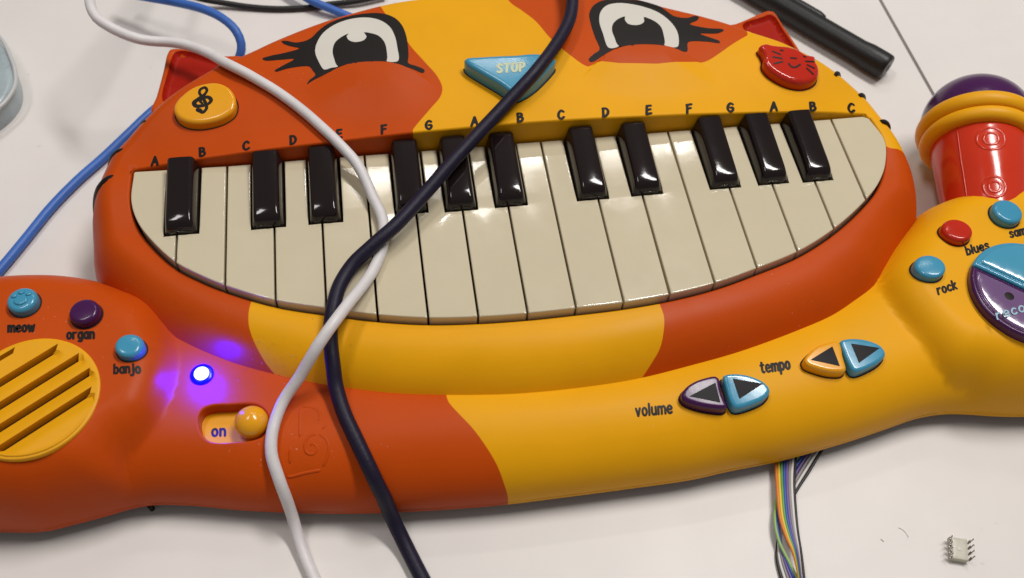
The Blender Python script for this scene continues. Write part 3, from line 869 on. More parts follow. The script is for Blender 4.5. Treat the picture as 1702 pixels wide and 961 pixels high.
# ------------------------------------------------------------------ lettering: a small stroke alphabet
def arc(cx, cy, rx, ry, a0, a1, n=14):
    return [(cx + rx * math.cos(math.radians(a0 + (a1 - a0) * i / n)), cy + ry * math.sin(math.radians(a0 + (a1 - a0) * i / n))) for i in range(n + 1)]
OO = arc(.25, .5, .25, .5, 90, 450, 20)
G_ = {
 'm': (.82, [[(0, 0), (.01, 1)], [(0, .7), (.12, .95), (.28, .98), (.38, .8), (.39, 0)], [(.39, .7), (.52, .95), (.68, .98), (.8, .8), (.82, 0)]]),
 'e': (.5, [[(.03, .48), (.47, .56), (.44, .84), (.27, 1), (.08, .85), (0, .5), (.07, .14), (.27, 0), (.48, .12)]]),
 'o': (.5, [OO]),
 'w': (.76, [[(0, 1), (.18, 0)], [(.18, 0), (.38, .85)], [(.38, .85), (.58, 0)], [(.58, 0), (.76, 1)]]),
 'r': (.4, [[(0, 0), (.01, 1)], [(0, .62), (.14, .92), (.38, .98)]]),
 'g': (.5, [OO, [(.5, 1), (.5, -.15), (.36, -.42), (.04, -.36)]]),
 'a': (.5, [OO, [(.5, 1), (.51, 0)]]),
 'n': (.46, [[(0, 0), (.01, 1)], [(0, .68), (.15, .95), (.34, .97), (.45, .75), (.46, 0)]]),
 'b': (.5, [[(0, 0), (.01, 1.5)], OO]),
 'j': (.3, [[(.25, 1), (.24, -.15), (.14, -.42), (-.08, -.38)], [(.24, 1.3), (.25, 1.38)]]),
 'l': (.05, [[(0, 0), (.03, 1.5)]]),
 'u': (.46, [[(0, 1), (.01, .25), (.12, .02), (.3, .03), (.45, .3)], [(.45, 1), (.46, 0)]]),
 's': (.42, [[(.4, .86), (.24, 1), (.05, .9), (.05, .66), (.36, .4), (.4, .14), (.2, 0), (0, .12)]]),
 'c': (.44, [[(.43, .84), (.27, 1), (.08, .85), (0, .5), (.07, .14), (.27, 0), (.44, .15)]]),
 'k': (.45, [[(0, 0), (.02, 1.5)], [(.42, 1), (.04, .48)], [(.1, .55), (.46, 0)]]),
 't': (.4, [[(.18, 1.4), (.17, .15), (.28, 0), (.4, .08)], [(0, 1.0), (.38, 1.04)]]),
 'p': (.5, [[(0, 1), (.0, -.48)], OO]),
 'd': (.5, [OO, [(.5, 0), (.5, 1.5)]]),
 'v': (.46, [[(0, 1), (.22, 0)], [(.22, 0), (.46, 1)]]),
 'A': (.66, [[(0, 0), (.34, 1)], [(.34, 1), (.64, 0)], [(.14, .32), (.54, .38)]]),
 'B': (.56, [[(.04, 0), (0, 1)], [(0, 1), (.4, .92), (.42, .66), (.06, .54)], [(.06, .54), (.48, .46), (.54, .18), (.36, .02), (.04, 0)]]),
 'C': (.6, [[(.56, .82), (.34, 1), (.1, .8), (0, .45), (.12, .1), (.36, 0), (.6, .16)]]),
 'D': (.6, [[(.05, 0), (.03, 1)], [(0, .98), (.36, .94), (.58, .62), (.5, .22), (.3, .04), (.03, 0)]]),
 'E': (.5, [[(0, 0), (.04, 1)], [(.04, 1), (.46, .98)], [(.03, .5), (.42, .54)], [(0, 0), (.5, .04)]]),
 'F': (.5, [[(.04, 0), (.05, 1)], [(.0, .96), (.5, 1.0)], [(.05, .5), (.42, .55)]]),
 'G': (.64, [[(.56, .84), (.36, 1), (.1, .8), (0, .45), (.14, .08), (.38, 0), (.58, .16), (.56, .46), (.32, .46)]]),
 'S': (.5, [[(.46, .84), (.26, 1), (.05, .88), (.06, .64), (.4, .42), (.46, .18), (.24, 0), (0, .12)]]),
 'T': (.56, [[(0, .98), (.56, 1)], [(.28, 1), (.27, 0)]]),
 'O': (.6, [arc(.3, .5, .3, .5, 90, 450, 22)]),
 'P': (.52, [[(.04, 0), (.04, 1)], [(.02, .98), (.42, .96), (.5, .7), (.34, .46), (.06, .42)]]),
}
def ribbon(P, hw):
    """flat stroke with round ends: list of 2-D points and faces"""
    P = np.asarray(P, float)
    closed = np.linalg.norm(P[0] - P[-1]) < 1e-6
    d = np.gradient(P, axis=0)
    if closed: d[0] = d[-1] = P[1] - P[-2]
    d /= np.linalg.norm(d, axis=1)[:, None] + 1e-9
    nn = np.stack([-d[:, 1], d[:, 0]], 1)
    h = np.full(len(P), hw) if np.isscalar(hw) else np.asarray(hw)
    V = []; Fc = []
    for i in range(len(P)): V += [P[i] + nn[i] * h[i], P[i] - nn[i] * h[i]]
    for i in range(len(P) - 1): Fc.append((2 * i, 2 * i + 1, 2 * i + 3, 2 * i + 2))
    if not closed:
        for e, sgn in ((0, -1), (len(P) - 1, 1)):
            b = len(V); a0_ = math.atan2(nn[e][1], nn[e][0]); m_ = 5
            for q in range(m_ + 1):
                a = a0_ - sgn * math.pi * q / m_
                V.append(P[e] + np.array([math.cos(a), math.sin(a)]) * h[e])
            Fc.append(tuple(b + q for q in range(m_ + 1)))
    return V, Fc
def strokes_obj(name, strokes, hw, surf, off, material, parent, step=0.4, thick=None):
    VV = []; FF = []
    for k, s in enumerate(strokes):
        P = spline(s, step, False) if len(s) > 2 else lin(s, step * 2, False)
        V, Fc = ribbon(P, hw if np.isscalar(hw) else np.interp(np.linspace(0, 1, len(P)), np.linspace(0, 1, len(hw)), hw))
        V = np.array(V); z = surf(V) + off + 0.012 * k
        b = len(VV); VV += [(*v, q) for v, q in zip(V, z)]; FF += [tuple(b + i for i in f) for f in Fc]
    o = mesh_obj(name, VV, FF, material, parent, smooth=False)
    return o
def text(word, a, b, c, surf, material, parent, weight=0.105, off=0.08, name='lettering', wob=0.0, H=None, lift=0.0):
    """a, b: ends of the base line; c: point one x-height above a (points of the photograph)"""
    A, B_, C_ = on([a, b, c], lift, H or surf)
    tot = sum(G_[ch][0] for ch in word) + 0.3 * (len(word) - 1)
    ex = (B_ - A) / tot; ey = C_ - A
    x = 0; st = []
    for ch in word:
        w_, S = G_[ch]
        r_ = random.uniform(-wob, wob); dy = random.uniform(-wob, wob) * .5
        for s in S:
            st.append([A + ex * (x + px + r_ * py) + ey * (py + dy) for px, py in s])
        x += w_ + 0.3
    hw = weight * np.linalg.norm(ey) if len(word) else 1
    return strokes_obj(name, st, hw, surf, off, material, parent, step=max(.12, np.linalg.norm(ey) * .09))

# note letters above the keys
row = [('A', 257, 268), ('B', 336, 253), ('C', 409, 242.5), ('D', 487, 233), ('E', 564, 223), ('F', 638, 215.5), ('G', 713, 208), ('A', 789, 202), ('B', 865, 195.5),
       ('C', 933, 191), ('D', 1007, 187), ('E', 1079, 183), ('F', 1146, 181), ('G', 1215, 179), ('A', 1287, 179), ('B', 1352, 179), ('C', 1416, 183)]
for ch, x, y in row:
    w_ = G_[ch][0] * 15; sh = (x - 560) / 1700 * 5; y -= (3.2 if x > 1400 else 1.6) if x > 1250 else 0
    text(ch, (x - w_ / 2 - sh * .3, y + 6.5 + .4), (x + w_ / 2 - sh * .3, y + 6.5 - .6), (x - w_ / 2 - sh + sh * .5, y - 6.5), head, M['ink'], toy, weight=0.135, name='note_letter')
# words on the pods and the band
text('meow', (14, 552), (57, 551), (14, 541.5), con, M['ink'], toy, 0.17)
text('organ', (112, 563.5), (156, 562.5), (112, 553), con, M['ink'], toy, 0.17)
text('banjo', (190, 621), (233, 620.5), (190, 611), con, M['ink'], toy, 0.17)
text('rock', (1560, 489.5), (1590, 480), (1557.5, 480), con, M['ink'], toy, 0.17)
text('blues', (1608, 424), (1644, 413.5), (1605.5, 415), con, M['ink'], toy, 0.17)
text('samba', (1680, 395), (1722, 385), (1678, 386), con, M['ink'], toy, 0.17)
text('tempo', (1266, 620), (1313, 613), (1264, 608), con, M['ink'], toy, 0.15)
text('volume', (1058, 692), (1117, 686.5), (1057, 679.5), con, M['ink'], toy, 0.15)
text('on', (353, 725), (374, 724.5), (353, 713.5), lambda X: np.full(len(np.atleast_2d(X)), 25.0), M['ink'], toy, 0.16)

# ------------------------------------------------------------------ buttons
def button(name, px_top, h, surf, material, R=1.6, dome=0.5, smooth=True, label=None, step=1.2, parent=None, well=True):
    """px_top traced on the button's upper face, h mm over the surface it comes through"""
    P = on(px_top, h, surf); P = ccw(spline(P, step) if smooth else lin(P, step))
    P = outset(P, 0.35)
    c = P.mean(0); zc = surf(c[None])[0]
    # plane fit of the surface under the button
    zz = surf(P); A = np.column_stack([P, np.ones(len(P))]); co_, *_ = np.linalg.lstsq(A, zz, rcond=None)
    mx = max(dist(c[None], P)[0], 1)
    r2 = ((P - c) ** 2).sum(1).max()
    def top(X): return X @ co_[:2] + co_[2] + h + dome * (1 - ((X - c) ** 2).sum(1) / r2)
    o = solid(name, P, top, min(zz) - 2.5, material, parent or toy, R=R, grid=2.2, sharp=None)
    if label: o['label'] = label
    if well:
        Q = outset(P, 0.25)
        strokes_obj('button_gap', [list(Q) + [Q[0]]], 0.32, surf, 0.06, M['brown_dark'], o, step=1.5)
    return o, top, P
def ell(cx, cy, rx, ry, n=32): return [(cx + rx * math.cos(t), cy + ry * math.sin(t)) for t in np.linspace(0, 2 * math.pi, n, endpoint=False)]
def rbutton(cx, cy, r, h, material, label):
    c = hitbase(cx, cy, h, con); e = hitbase(cx + r, cy, h, con)
    R_ = np.linalg.norm(e - c)
    P = circle(c, R_, 40)
    zz = con(P); A = np.column_stack([P, np.ones(len(P))]); co_, *_ = np.linalg.lstsq(A, zz, rcond=None)
    def top(X): return X @ co_[:2] + co_[2] + h + 0.4 * (1 - ((X - c) ** 2).sum(1) / R_ ** 2)
    o = solid('round_button', P, top, zz.min() - 2, material, toy, R=1.5, grid=1.6)
    o['label'] = label
    Q = circle(c, R_ + 0.25, 40)
    strokes_obj('button_gap', [list(Q) + [Q[0]]], 0.3, con, 0.06, M['brown_dark'], o, step=1.5)
    return o, top, c, R_
meow, mt, mc, mR = rbutton(35.5, 497, 25, 4.0, M['teal'], 'teal round button with a raised paw print above the word meow')
rbutton(139, 516, 25, 4.0, M['purple'], 'purple round button above the word organ')
rbutton(213.5, 572, 25.5, 4.0, M['teal'], 'plain teal round button above the word banjo')
rbutton(1593, 380, 23.5, 4.0, M['red_gloss'], 'red round button above the word blues')
rbutton(1548, 440, 24, 4.0, M['teal'], 'teal round button above the word rock')
rbutton(1676, 350, 24, 4.0, M['teal'], 'teal round button nearest the toy microphone')
# raised paw on the meow button
for (dx, dy, rx, ry) in ((0.0, -0.2, 0.46, 0.38), (-.58, .3, .2, .18), (-.05, .62, .22, .2), (.52, .38, .2, .18)):
    cc = mc + np.array([dx, dy]) * mR * 0.85
    solid('paw_pad', circle(cc, rx * mR, 24, ry * mR), lambda X: mt(X) + 0.6, 40, M['teal'], meow, R=0.55, grid=1.5, rings=[.08, .25, .55, .8])

# stop button (the nose)
nose_px = [(773, 98), (777, 95.5), (800, 94.5), (830, 93), (858, 92), (882, 89.5), (903, 90), (919, 94), (923, 98), (917, 107), (905, 120), (890, 134), (872, 146), (860, 151), (850, 150), (832, 138), (800, 119), (778, 105)]
nose, ntop, nP = button('nose_button', nose_px, 6.5, head, M['teal'], R=1.8, dome=0.6, label='teal nose shaped stop button')
text('STOP', (827, 121), (871, 118), (827.5, 107), ntop, M['pale_print'], nose, 0.12, 0.1, H=ntop)

# clef button
s3 = 0.17682
clef_px = zp([(280,680),(300,615),(360,550),(450,485),(560,448),(680,440),(780,478),(835,545),(850,610),(825,690),(745,750),(640,788),(500,808),(380,790),(310,745)], 240, 60, s3)
cb, ctop, cP = button('clef_button', clef_px, 4.2, head, M['yellow_gloss'], R=1.5, dome=0.3, label='yellow oval button printed with a black treble clef')
clef = zp([(512,690),(548,712),(582,676),(574,628),(545,570),(516,528),(526,494),(566,478),(586,502),(562,545),(505,588),(465,622),(484,652),(540,650),(602,630),(626,598),(600,570),(552,576),(524,606),(542,628)], 240, 60, s3)
strokes_obj('treble_clef', [list(on(clef, 4.8, head)), list(on(zp([(500,688),(512,702),(524,694),(508,684)], 240, 60, s3), 4.8, head))], [.9, .65, .75, .65, .6, .65, .6, .9, 1.0, .8, .65, .85, .75, .5], ctop, 0.1, M['ink'], cb)

# red cat face button
s4 = 0.1665
cat_px = zp([(262,460),(320,436),(380,452),(450,462),(540,470),(640,500),(715,545),(806,562),(812,608),(838,660),(845,705),(828,765),(770,805),(680,822),(560,802),(450,752),(360,690),(308,620),(312,560),(290,500)], 1220, 0, s4)
rb, rtop, rP = button('cat_face_button', cat_px, 4.6, head, M['red_gloss'], R=1.8, dome=1.0, label='glossy red cat face button with black whiskers', step=0.9)
face = [[(385,518),(460,550)],[(390,575),(475,592)],[(400,640),(480,625)],[(715,620),(795,618)],[(730,655),(800,685)],[(725,690),(790,745)],[(565,588),(620,592)],[(545,645),(570,675),(610,680),(655,655)],[(465,508),(485,512)],[(695,568),(712,574)]]
strokes_obj('cat_face_print', [list(on(zp(f, 1220, 0, s4), 5.0, head)) for f in face], 0.42, rtop, 0.1, M['ink'], rb)

# volume and tempo buttons
s5 = 0.27027
def half(px, tri, h, material, label):
    o, tp, P = button('arrow_button', zp(px, 1040, 550, s5), h, con, material, R=1.3, dome=0.2, smooth=True, label=label, step=1.0)
    t = ccw(lin(on(zp(tri, 1040, 550, s5), h, con), 1.5))
    drape('arrow_print', t, tp, 0.16, M['ink_gloss'], o, 2)
half([(350,392),(372,352),(420,318),(490,292),(555,280),(572,290),(582,340),(598,400),(620,465),(608,472),(520,466),(430,446),(365,418)], [(392,402),(552,318),(582,442)], 4.5, M['purple'], 'purple volume down button with black arrow')
half([(607,278),(625,271),(700,268),(790,286),(860,322),(886,362),(862,404),(780,446),(690,470),(672,466),(650,432),(625,350)], [(658,295),(845,325),(700,418)], 4.5, M['teal'], 'teal volume up button with black arrow')
half([(1105,178),(1130,140),(1180,100),(1250,74),(1306,64),(1322,90),(1334,150),(1352,236),(1340,245),(1260,245),(1170,222),(1115,198)], [(1138,178),(1270,97),(1316,218)], 4.5, M['yellow_gloss'], 'yellow tempo down button with black arrow')
half([(1325,68),(1345,56),(1420,50),(1510,64),(1575,95),(1597,135),(1570,175),(1490,222),(1425,245),(1405,242),(1375,190),(1345,120)], [(1385,80),(1562,105),(1435,198)], 4.5, M['teal'], 'teal tempo up button with black arrow')

# record / play dial on the right pod
DH = 4.0
dc = hitbase(1713, 481, DH, con); de = hitbase(1617, 476, DH, con); DR = np.linalg.norm(de - dc)
l0 = hitbase(1619, 441, DH, con); l1 = hitbase(1702, 479.5, DH, con)
ld = (l1 - l0) / np.linalg.norm(l1 - l0); ln = np.array([-ld[1], ld[0]])
zc = con(dc[None])[0]
dial = circle(dc, DR, 96)
def halfdisc(sign, g):
    Q = dial; out = []
    n = len(Q)
    f = (Q - l0) @ ln * sign - g
    for i in range(n):
        j = (i + 1) % n
        if f[i] >= 0: out.append(Q[i])
        if (f[i] >= 0) != (f[j] >= 0): out.append(Q[i] + (Q[j] - Q[i]) * f[i] / (f[i] - f[j]))
    return ccw(lin(np.array(out), 1.5))
for sign, mt_, lb in ((1, 'dial_teal', 'teal upper half of the split round button'), (-1, 'dial_purple', 'purple lower half of the split round button printed record')):
    P = halfdisc(sign, 0.35)
    if not len(P): continue
    rimm = solid('split_button', P, lambda X: np.full(len(X), zc + DH) , zc - 3, M['teal' if sign > 0 else 'purple'], toy, R=1.2, grid=3)
    rimm['label'] = lb
    Pi = outset(P, -2.0)
    Q = ccw(lin(Pi, 2.0))
    solid('button_face', Q, lambda X, Q=Q: zc + DH + 0.2 + 1.1 * prof(dist(X, Q) / 9), zc + DH - 1, M[mt_], rimm, R=0.4, grid=2.0, rings=[.15, .4, 1.2])
    if sign < 0:
        hc = hitbase(1677, 493, DH + 1, con)
        lathe('screw_hole', [(1.9, 0), (1.9, .25), (1.5, .3)], (hc[0], hc[1], zc + DH + 1.05), (0, 0, 1), M['ink'], rimm, 20)
        top = lambda X: np.full(len(np.atleast_2d(X)), zc + DH + 1.3)
        text('record', (1658, 531), (1728, 510), (1655, 521.5), top, M['blue_print'], rimm, 0.13, 0.15, H=top)

# ------------------------------------------------------------------ speaker grille on the left pod
gr_pts = circle(gc, GR, 96)
ring_out = gr_pts; 
p0 = W(0, 601, gz); p1 = W(60, 565, gz); gd = (p1 - p0) / np.linalg.norm(p1 - p0); gn = np.array([-gd[1], gd[0]])
if gn[1] < 0: gn = -gn
# slot centre lines (traced): offsets along gn from the disc centre
slot_px = [(0, 598), (0, 636), (0, 674), (0, 711), (0, 746)]
offs = [float((W(*p, gz) - gc) @ gn) for p in slot_px]
pitch = (offs[0] - offs[-1]) / 4
sp = thing  # (name kept free)
def chord(o_, r): return math.sqrt(max(0.0, r * r - o_ * o_))
SR = GR - 1.3
# frame: full disc with slots cut right through it
slots = []
offs2 = [offs[0] + pitch, *offs] 
for q in offs2:
    L = chord(abs(q) + 1.1, SR) - 0.8
    if L < 4: continue
    a = gc + gn * (q + 1.0) ; b = gc + gn * (q - 1.0)
    slots.append(np.array([b - gd * L, b + gd * (L - 1.6), a + gd * (L + 0.2), a - gd * L]))
holes = [ccw(lin(s, 2.0)) for s in slots]
def gtop(X):
    X = np.atleast_2d(X); v = (X - gc) @ gn
    z = np.full(len(X), gz + GH)
    # louvre blades: each dips towards its upper edge, next to the slot above it
    for q in offs2:
        t = (q - 1.0) - v                      # distance below the slot
        L = np.abs((X - gc) @ gd)
        inn = (t > -0.01) & (t < 4.2) & (L < chord(abs(q) + 4, SR) - 0.2)
        z = np.where(inn, gz + GH - 1.7 * (1 - np.clip(t / 4.2, 0, 1)), z)
    return z
grille = solid('speaker_grille', gr_pts, gtop, gz - 1.5, M['yellow'], toy, R=0.7, holes=holes, grid=1.3, rings=[.2, .7, 1.4], hbottom=gz - 3.5, sharp=0.6)
drape('speaker_cloth', circle(gc, GR - 0.6, 60), lambda X: np.full(len(X), gz - 3.2), 0, M['brown_dark'], grille, 8)
# thin raised crescent round its lower right edge
a_s = [gc + (GR - 1.6) * np.array([math.cos(t), math.sin(t)]) for t in np.linspace(math.radians(-118), math.radians(-22), 30)]
V, Fc = tube_geo([(*p, gz + 0.5) for p in a_s], np.interp(np.linspace(0, 1, 30), [0, .1, .5, .9, 1], [.2, .55, .8, .5, .15]), 8)
mesh_obj('grille_rib', V, Fc, M['yellow'], grille)

# ------------------------------------------------------------------ LED
lc = hitbase(335, 621, 1.0, con); lz = con(lc[None])[0]
led = lathe('power_light', [(2.9, 0.15), (2.9, 0.9), (2.7, 1.5), (2.0, 2.1), (1.0, 2.4), (0.02, 2.5)], (lc[0], lc[1], lz), (0, 0, 1), M['led'], toy, 28)
sl_d = bpy.data.lights.new('led_wash_fill', 'SPOT'); sl_d.energy = 0.7; sl_d.color = (0.0, 0.0, 1.0)  # added downward spot floating over the LED, spreads blue wash on the shell
sl_d.spot_size = math.radians(172); sl_d.spot_blend = 0.7; sl_d.shadow_soft_size = 0.003
sl_o = bpy.data.objects.new('led_wash_fill', sl_d); C.objects.link(sl_o); sl_o.location = (lc[0] * MM, lc[1] * MM, (lz + 8.5) * MM)
led_l = lathe('light_halo_ring', [(4.4, 0.05), (4.4, 0.5), (4.0, 0.9), (2.7, 1.1)], (lc[0], lc[1], lz), (0, 0, 1), M['led_halo'], led, 28)  # added glowing ring, imitates the blue halo round the LED
led['label'] = 'round blue light glowing on the orange band'

# raised emblem beside the switch: a folded sheet with a B and a curl
s6 = 0.17682
def emb(pts): return list(on(zp(pts, 400, 640, s6), 0.0, con))
EM = [[(560,208),(620,202),(690,215),(735,255),(745,310),(720,350)], [(820,345),(790,390),(755,415)], [(725,455),(660,470),(615,520),(600,580),(625,635),(675,645),(715,610),(705,560),(665,550),(640,580)],
      [(560,208),(556,330),(556,420),(556,500)], [(725,455),(790,490),(825,560),(815,660),(770,770)], [(430,855),(480,850),(600,820),(760,790)], [(470,560),(462,650),(462,740)]]
for e in EM:
    q = spline(emb(e), 1.0, False); z = con(q)
    V, Fc = tube_geo(np.column_stack([q, z - 0.66]), 0.85 * np.clip(np.sin(np.linspace(0.15, math.pi - 0.15, len(q))) * 4, 0.3, 1), 10)
    mesh_obj('raised_emblem', V, Fc, M['orange'], toy)

# small rubber foot peeping out under the band
fp = W(251, 838, 2)
lathe('rubber_foot', [(1.0, 0), (1.0, 4.2)], (fp[0], fp[1] - 1.2, 0), (0, 0, 1), M['rubber'], toy, 16)
for px, py in ((700, 700), (1250, 640), (60, 700), (1700, 560), (600, 250), (1200, 250)):
    q = W(px, py, 2); lathe('rubber_foot', [(4, 0), (4, 6.5)], (q[0], q[1], 0), (0, 0, 1), M['rubber'], toy, 16)

# ------------------------------------------------------------------ toy microphone behind the right pod
mb = np.array([*W(1623, 212, 30), 30.0])
ax = np.array([0.27, 0.94, 0.10]); ax /= np.linalg.norm(ax)
mic = thing('toy_microphone', 'red toy microphone with a purple ball and yellow collar behind the right pod', 'toy microphone', (mb[0], mb[1], 0))
BR = 25.0
lathe('ball', [(BR * math.sin(t), -BR * math.cos(t)) for t in np.linspace(0.9, math.pi - 0.01, 26)], mb, ax, M['purple'], mic, 56, sharp=3)
pr = []
for t in np.linspace(-80, 95, 12): pr.append((23.0 + 4.2 * math.cos(math.radians(t)), -2.5 + 4.4 * math.sin(math.radians(t)) + 0.0))
pr2 = []
for t in np.linspace(-95, 60, 12): pr2.append((22.2 + 3.6 * math.cos(math.radians(t)), -9.5 + 3.8 * math.sin(math.radians(t))))
lathe('collar', [(20.5, -13.2)] + pr2 + pr[1:] + [(22, 2)], mb, ax, M['yellow'], mic, 64, sharp=3)
hand = lathe('handle', [(13.5, -78), (16.0, -60), (19, -36), (21.2, -14), (21.2, -8)], mb, ax, M['mic_red'], mic, 64, sharp=3)
ua = np.cross(ax, [0, 0, 1.0]); ua /= np.linalg.norm(ua); va = np.cross(ax, ua)
if va[2] < 0: va = -va
def onhandle(h, ang, rr_off=0.02):
    r = np.interp(h, [-78, -60, -36, -14, -8], [13.5, 16, 19, 21.2, 21.2]) + rr_off
    return mb + ax * h + (ua * math.sin(ang) + va * math.cos(ang)) * r
def hring(h0, a0_, rad):
    P = [onhandle(h0 + rad * math.cos(t), a0_ + rad * math.sin(t) / 19.0, -0.7) for t in np.linspace(0, 2 * math.pi, 32)]
    V, Fc = tube_geo(P, 1.0, 12, cap=False); return mesh_obj('raised_ring', V, Fc, M['mic_red'], hand)
def apparent(h, a):
    return proj(onhandle(h, a))
# find the angle on the handle that faces the traced spots
best = min(np.linspace(-1.6, 1.6, 161), key=lambda a: abs(apparent(-26, a)[0] - 1648))
for h0, rad in ((-22, 5.6), (-22, 3.0), (-46, 5.0), (-46, 2.6)): hring(h0, best, rad)
sm_a = min(np.linspace(-1.6, 1.6, 161), key=lambda a: abs(apparent(-26, a)[0] - 1595))
V, Fc = tube_geo([onhandle(h, sm_a) for h in np.linspace(-70, -13, 20)], 0.3, 6); mesh_obj('mould_seam', V, Fc, M['mic_red'], hand)

# ------------------------------------------------------------------ cables
def hit3(px, py, lift, r):
    d = ray(px, py)
    zs = np.linspace(95, 0, 120); t = (zs - CAMP[2]) / d[2]; P = CAMP[None] + d[None] * t[:, None]
    h = allh(P[:, :2]) + lift + r - zs
    k = int(np.argmax(h > 0))
    if h[k] <= 0: k = len(zs) - 1
    return P[k]
def cable(name, pts, r, material, label, cat='cable', step=2.5, iters=2):
    P = []
    for e in pts:
        px, py = e[0], e[1]
        if len(e) > 3: P.append(np.array([*W(px, py, e[2]), e[2]]))     # absolute height
        else: P.append(hit3(px, py, e[2], r))
    P = np.array(P)
    S = spline(P, step, False)
    # keep the cable clear of what it lies on
    for _ in range(6):
        need = allh(S[:, :2]) + r * 0.97
        need[~np.isfinite(need)] = 0
        S[:, 2] = np.maximum(S[:, 2], np.where(need > 0, need, r))
        z = S[:, 2].copy(); z[1:-1] = 0.25 * z[:-2] + 0.5 * z[1:-1] + 0.25 * z[2:]
        S[:, 2] = np.maximum(z, S[:, 2] - 0.3)
    V, Fc = tube_geo(S, r, 16)
    o = mesh_obj(name, V, Fc, material, None, sharp=1.2)
    return tag(o, label, cat)
white = [(700, -640, 2.4, 1), (520, -400, 2.4, 1), (380, -230, 10, 1), (265, -120, 42, 1), (190, -50, 60, 1), (158, -28, 64, 1), (149, -8, 66, 1), (151, 12, 66, 1), (161, 30, 64, 1), (178, 43, 62, 1), (202, 54.5, 60, 1), (225, 64, 58, 1), (253, 69, 56, 1), (281, 70.5, 55, 1), (305, 73.5, 55, 1),
         (337, 85, 55, 1), (375, 104, 1.5), (420, 128, 0.4), (460, 154, 0), (506, 188, 0), (552, 228, .3), (594, 274, 52, 1), (621, 331, 48.5, 1), (636, 365, 47.6, 1), (637, 405, 47.6, 1), (620, 450, 48, 1), (583, 500, 51.5, 1),
         (552, 539, 54.5, 1), (528, 574, 52, 1), (500, 623, 42, 1), (471, 668, 1.5), (455, 709, 0.3), (451, 752, 0), (463, 794, 1.0), (484, 851, 9, 1), (502, 914, 2.6, 1), (522, 962, 2.4, 1), (545, 1010, 2.4, 1), (590, 1090, 2.4, 1), (700, 1230, 2.4, 1)]
cable('white_cable', white, 2.25, M['white_cable'], 'slim white cable looping across the keys and down off the orange band')
navy = [(1250, -900, 3, 1), (1120, -620, 3, 1), (1010, -380, 20, 1), (960, -190, 52, 1), (948, -60, 70, 1), (951, -20, 68, 1), (951, 8, 67, 1), (946, 34, 66, 1), (925, 73, 66, 1), (890, 119, 66, 1), (844, 170, 62, 1), (798, 219, 59, 1), (749, 272, 56.5, 1), (703, 326, 54, 1), (656, 376, 53.4, 1), (618, 409, 52, 1), (587, 440, 49, 1),
        (565, 474, 48.2, 1), (553, 515, 48, 1), (549, 558, 1.0), (554, 611, 40, 1), (558, 640, 36, 1), (571, 685, 0.8), (592, 731, 0.5), (620, 790, 1.5), (645, 847, 11, 1), (671, 901, 3.5, 1), (700, 958, 3, 1), (728, 1010, 3, 1), (790, 1110, 3, 1), (930, 1260, 3, 1)]
cable('navy_cable', navy, 2.85, M['navy_cable'], 'thick dark navy cable crossing the teal nose button and the keys')
blue1 = [(-40, 492, 2.6, 1), (2, 446, 2.6, 1), (42, 398, 2.6, 1), (86, 344, 2.6, 1), (130, 299, 2.6, 1), (172, 262, 2.6, 1), (214, 222, 2.6, 1), (252, 186, 2.6, 1), (300, 150, 2.6, 1), (345, 130, 3, 1), (385, 112, 8, 1),
         (399, 92, 14, 1), (401, 73, 18, 1), (392, 51, 22, 1), (369, 30, 24, 1), (337, 15, 24, 1), (300, 5.6, 22, 1), (262, -1.5, 20, 1), (200, -12, 15, 1)]
def cable_raw(name, pts, r, material, label):
    S = spline([np.array([*W(p[0], p[1], p[2]), p[2]]) for p in pts], 3, False)
    V, Fc = tube_geo(S, r, 16); return tag(mesh_obj(name, V, Fc, material, None, sharp=1.2), label, 'cable')
# the blue lead goes under the ear, behind the head, and comes up again
cable_raw('blue_cable', blue1, 2.2, M['blue_cable'], 'blue cable running from the left pod behind the left ear and round in a loop')
cable_raw('blue_cable', [(470, -32, 8), (500, -10, 7), (515, 0, 6), (540, 11, 5), (569, 23, 3.5), (600, 35, 2.8), (640, 50, 2.8)], 2.2, M['blue_cable'], 'short stretch of blue cable passing over the black cable, behind the head')
cable_raw('black_cable', [(280, -18, 5), (337, -1, 5), (375, 5.6, 3), (412, 11.3, 2), (460, 14.8, 1.6), (510, 13, 1.6), (546, 7.5, 2.0), (593, 2, 3), (640, -8, 3)], 1.55, M['black_cable'], 'thin black cable at the top edge passing under the blue cable')

# ------------------------------------------------------------------ ribbon cables
RC_ = {'orange': (0.75, 0.22, 0.03), 'yellow': (0.80, 0.55, 0.06), 'green': (0.12, 0.36, 0.08), 'blue': (0.04, 0.10, 0.42), 'violet': (0.17, 0.11, 0.33), 'grey': (0.30, 0.28, 0.28), 'white': (0.72, 0.70, 0.68), 'black': (0.02, 0.016, 0.016),
       'pale_green': (0.30, 0.50, 0.16), 'brown': (0.16, 0.06, 0.03)}
for k, v in list(RC_.items()): M['wire_' + k] = mat(k + '_wire', v, 0.4, 0.4, noise=0.05)
def ribbon_cable(Lp, Rp, cols, label):
    L = spline([np.array([*W(a, b, z), z]) for a, b, z in Lp], 2.0, False); Rr = spline([np.array([*W(a, b, z), z]) for a, b, z in Rp], 2.0, False)
    n = 70
    def rs(S):
        s = np.concatenate([[0], np.cumsum(np.linalg.norm(np.diff(S, axis=0), axis=1))]); t = np.linspace(0, s[-1], n)
        return np.column_stack([np.interp(t, s, S[:, i]) for i in range(3)])
    L, Rr = rs(L), rs(Rr)
    root = thing('ribbon_cable', label, 'ribbon cable', (*L[n // 2][:2], 0), 'multicoloured ribbon cables under the toy')
    for i, c in enumerate(cols):
        f = i / (len(cols) - 1)
        V, Fc = tube_geo(L * (1 - f) + Rr * f, 0.60, 8)
        o = mesh_obj('wire', V, Fc, M['wire_' + c], root)
        o['label'] = c.replace('_', ' ') + ' wire'
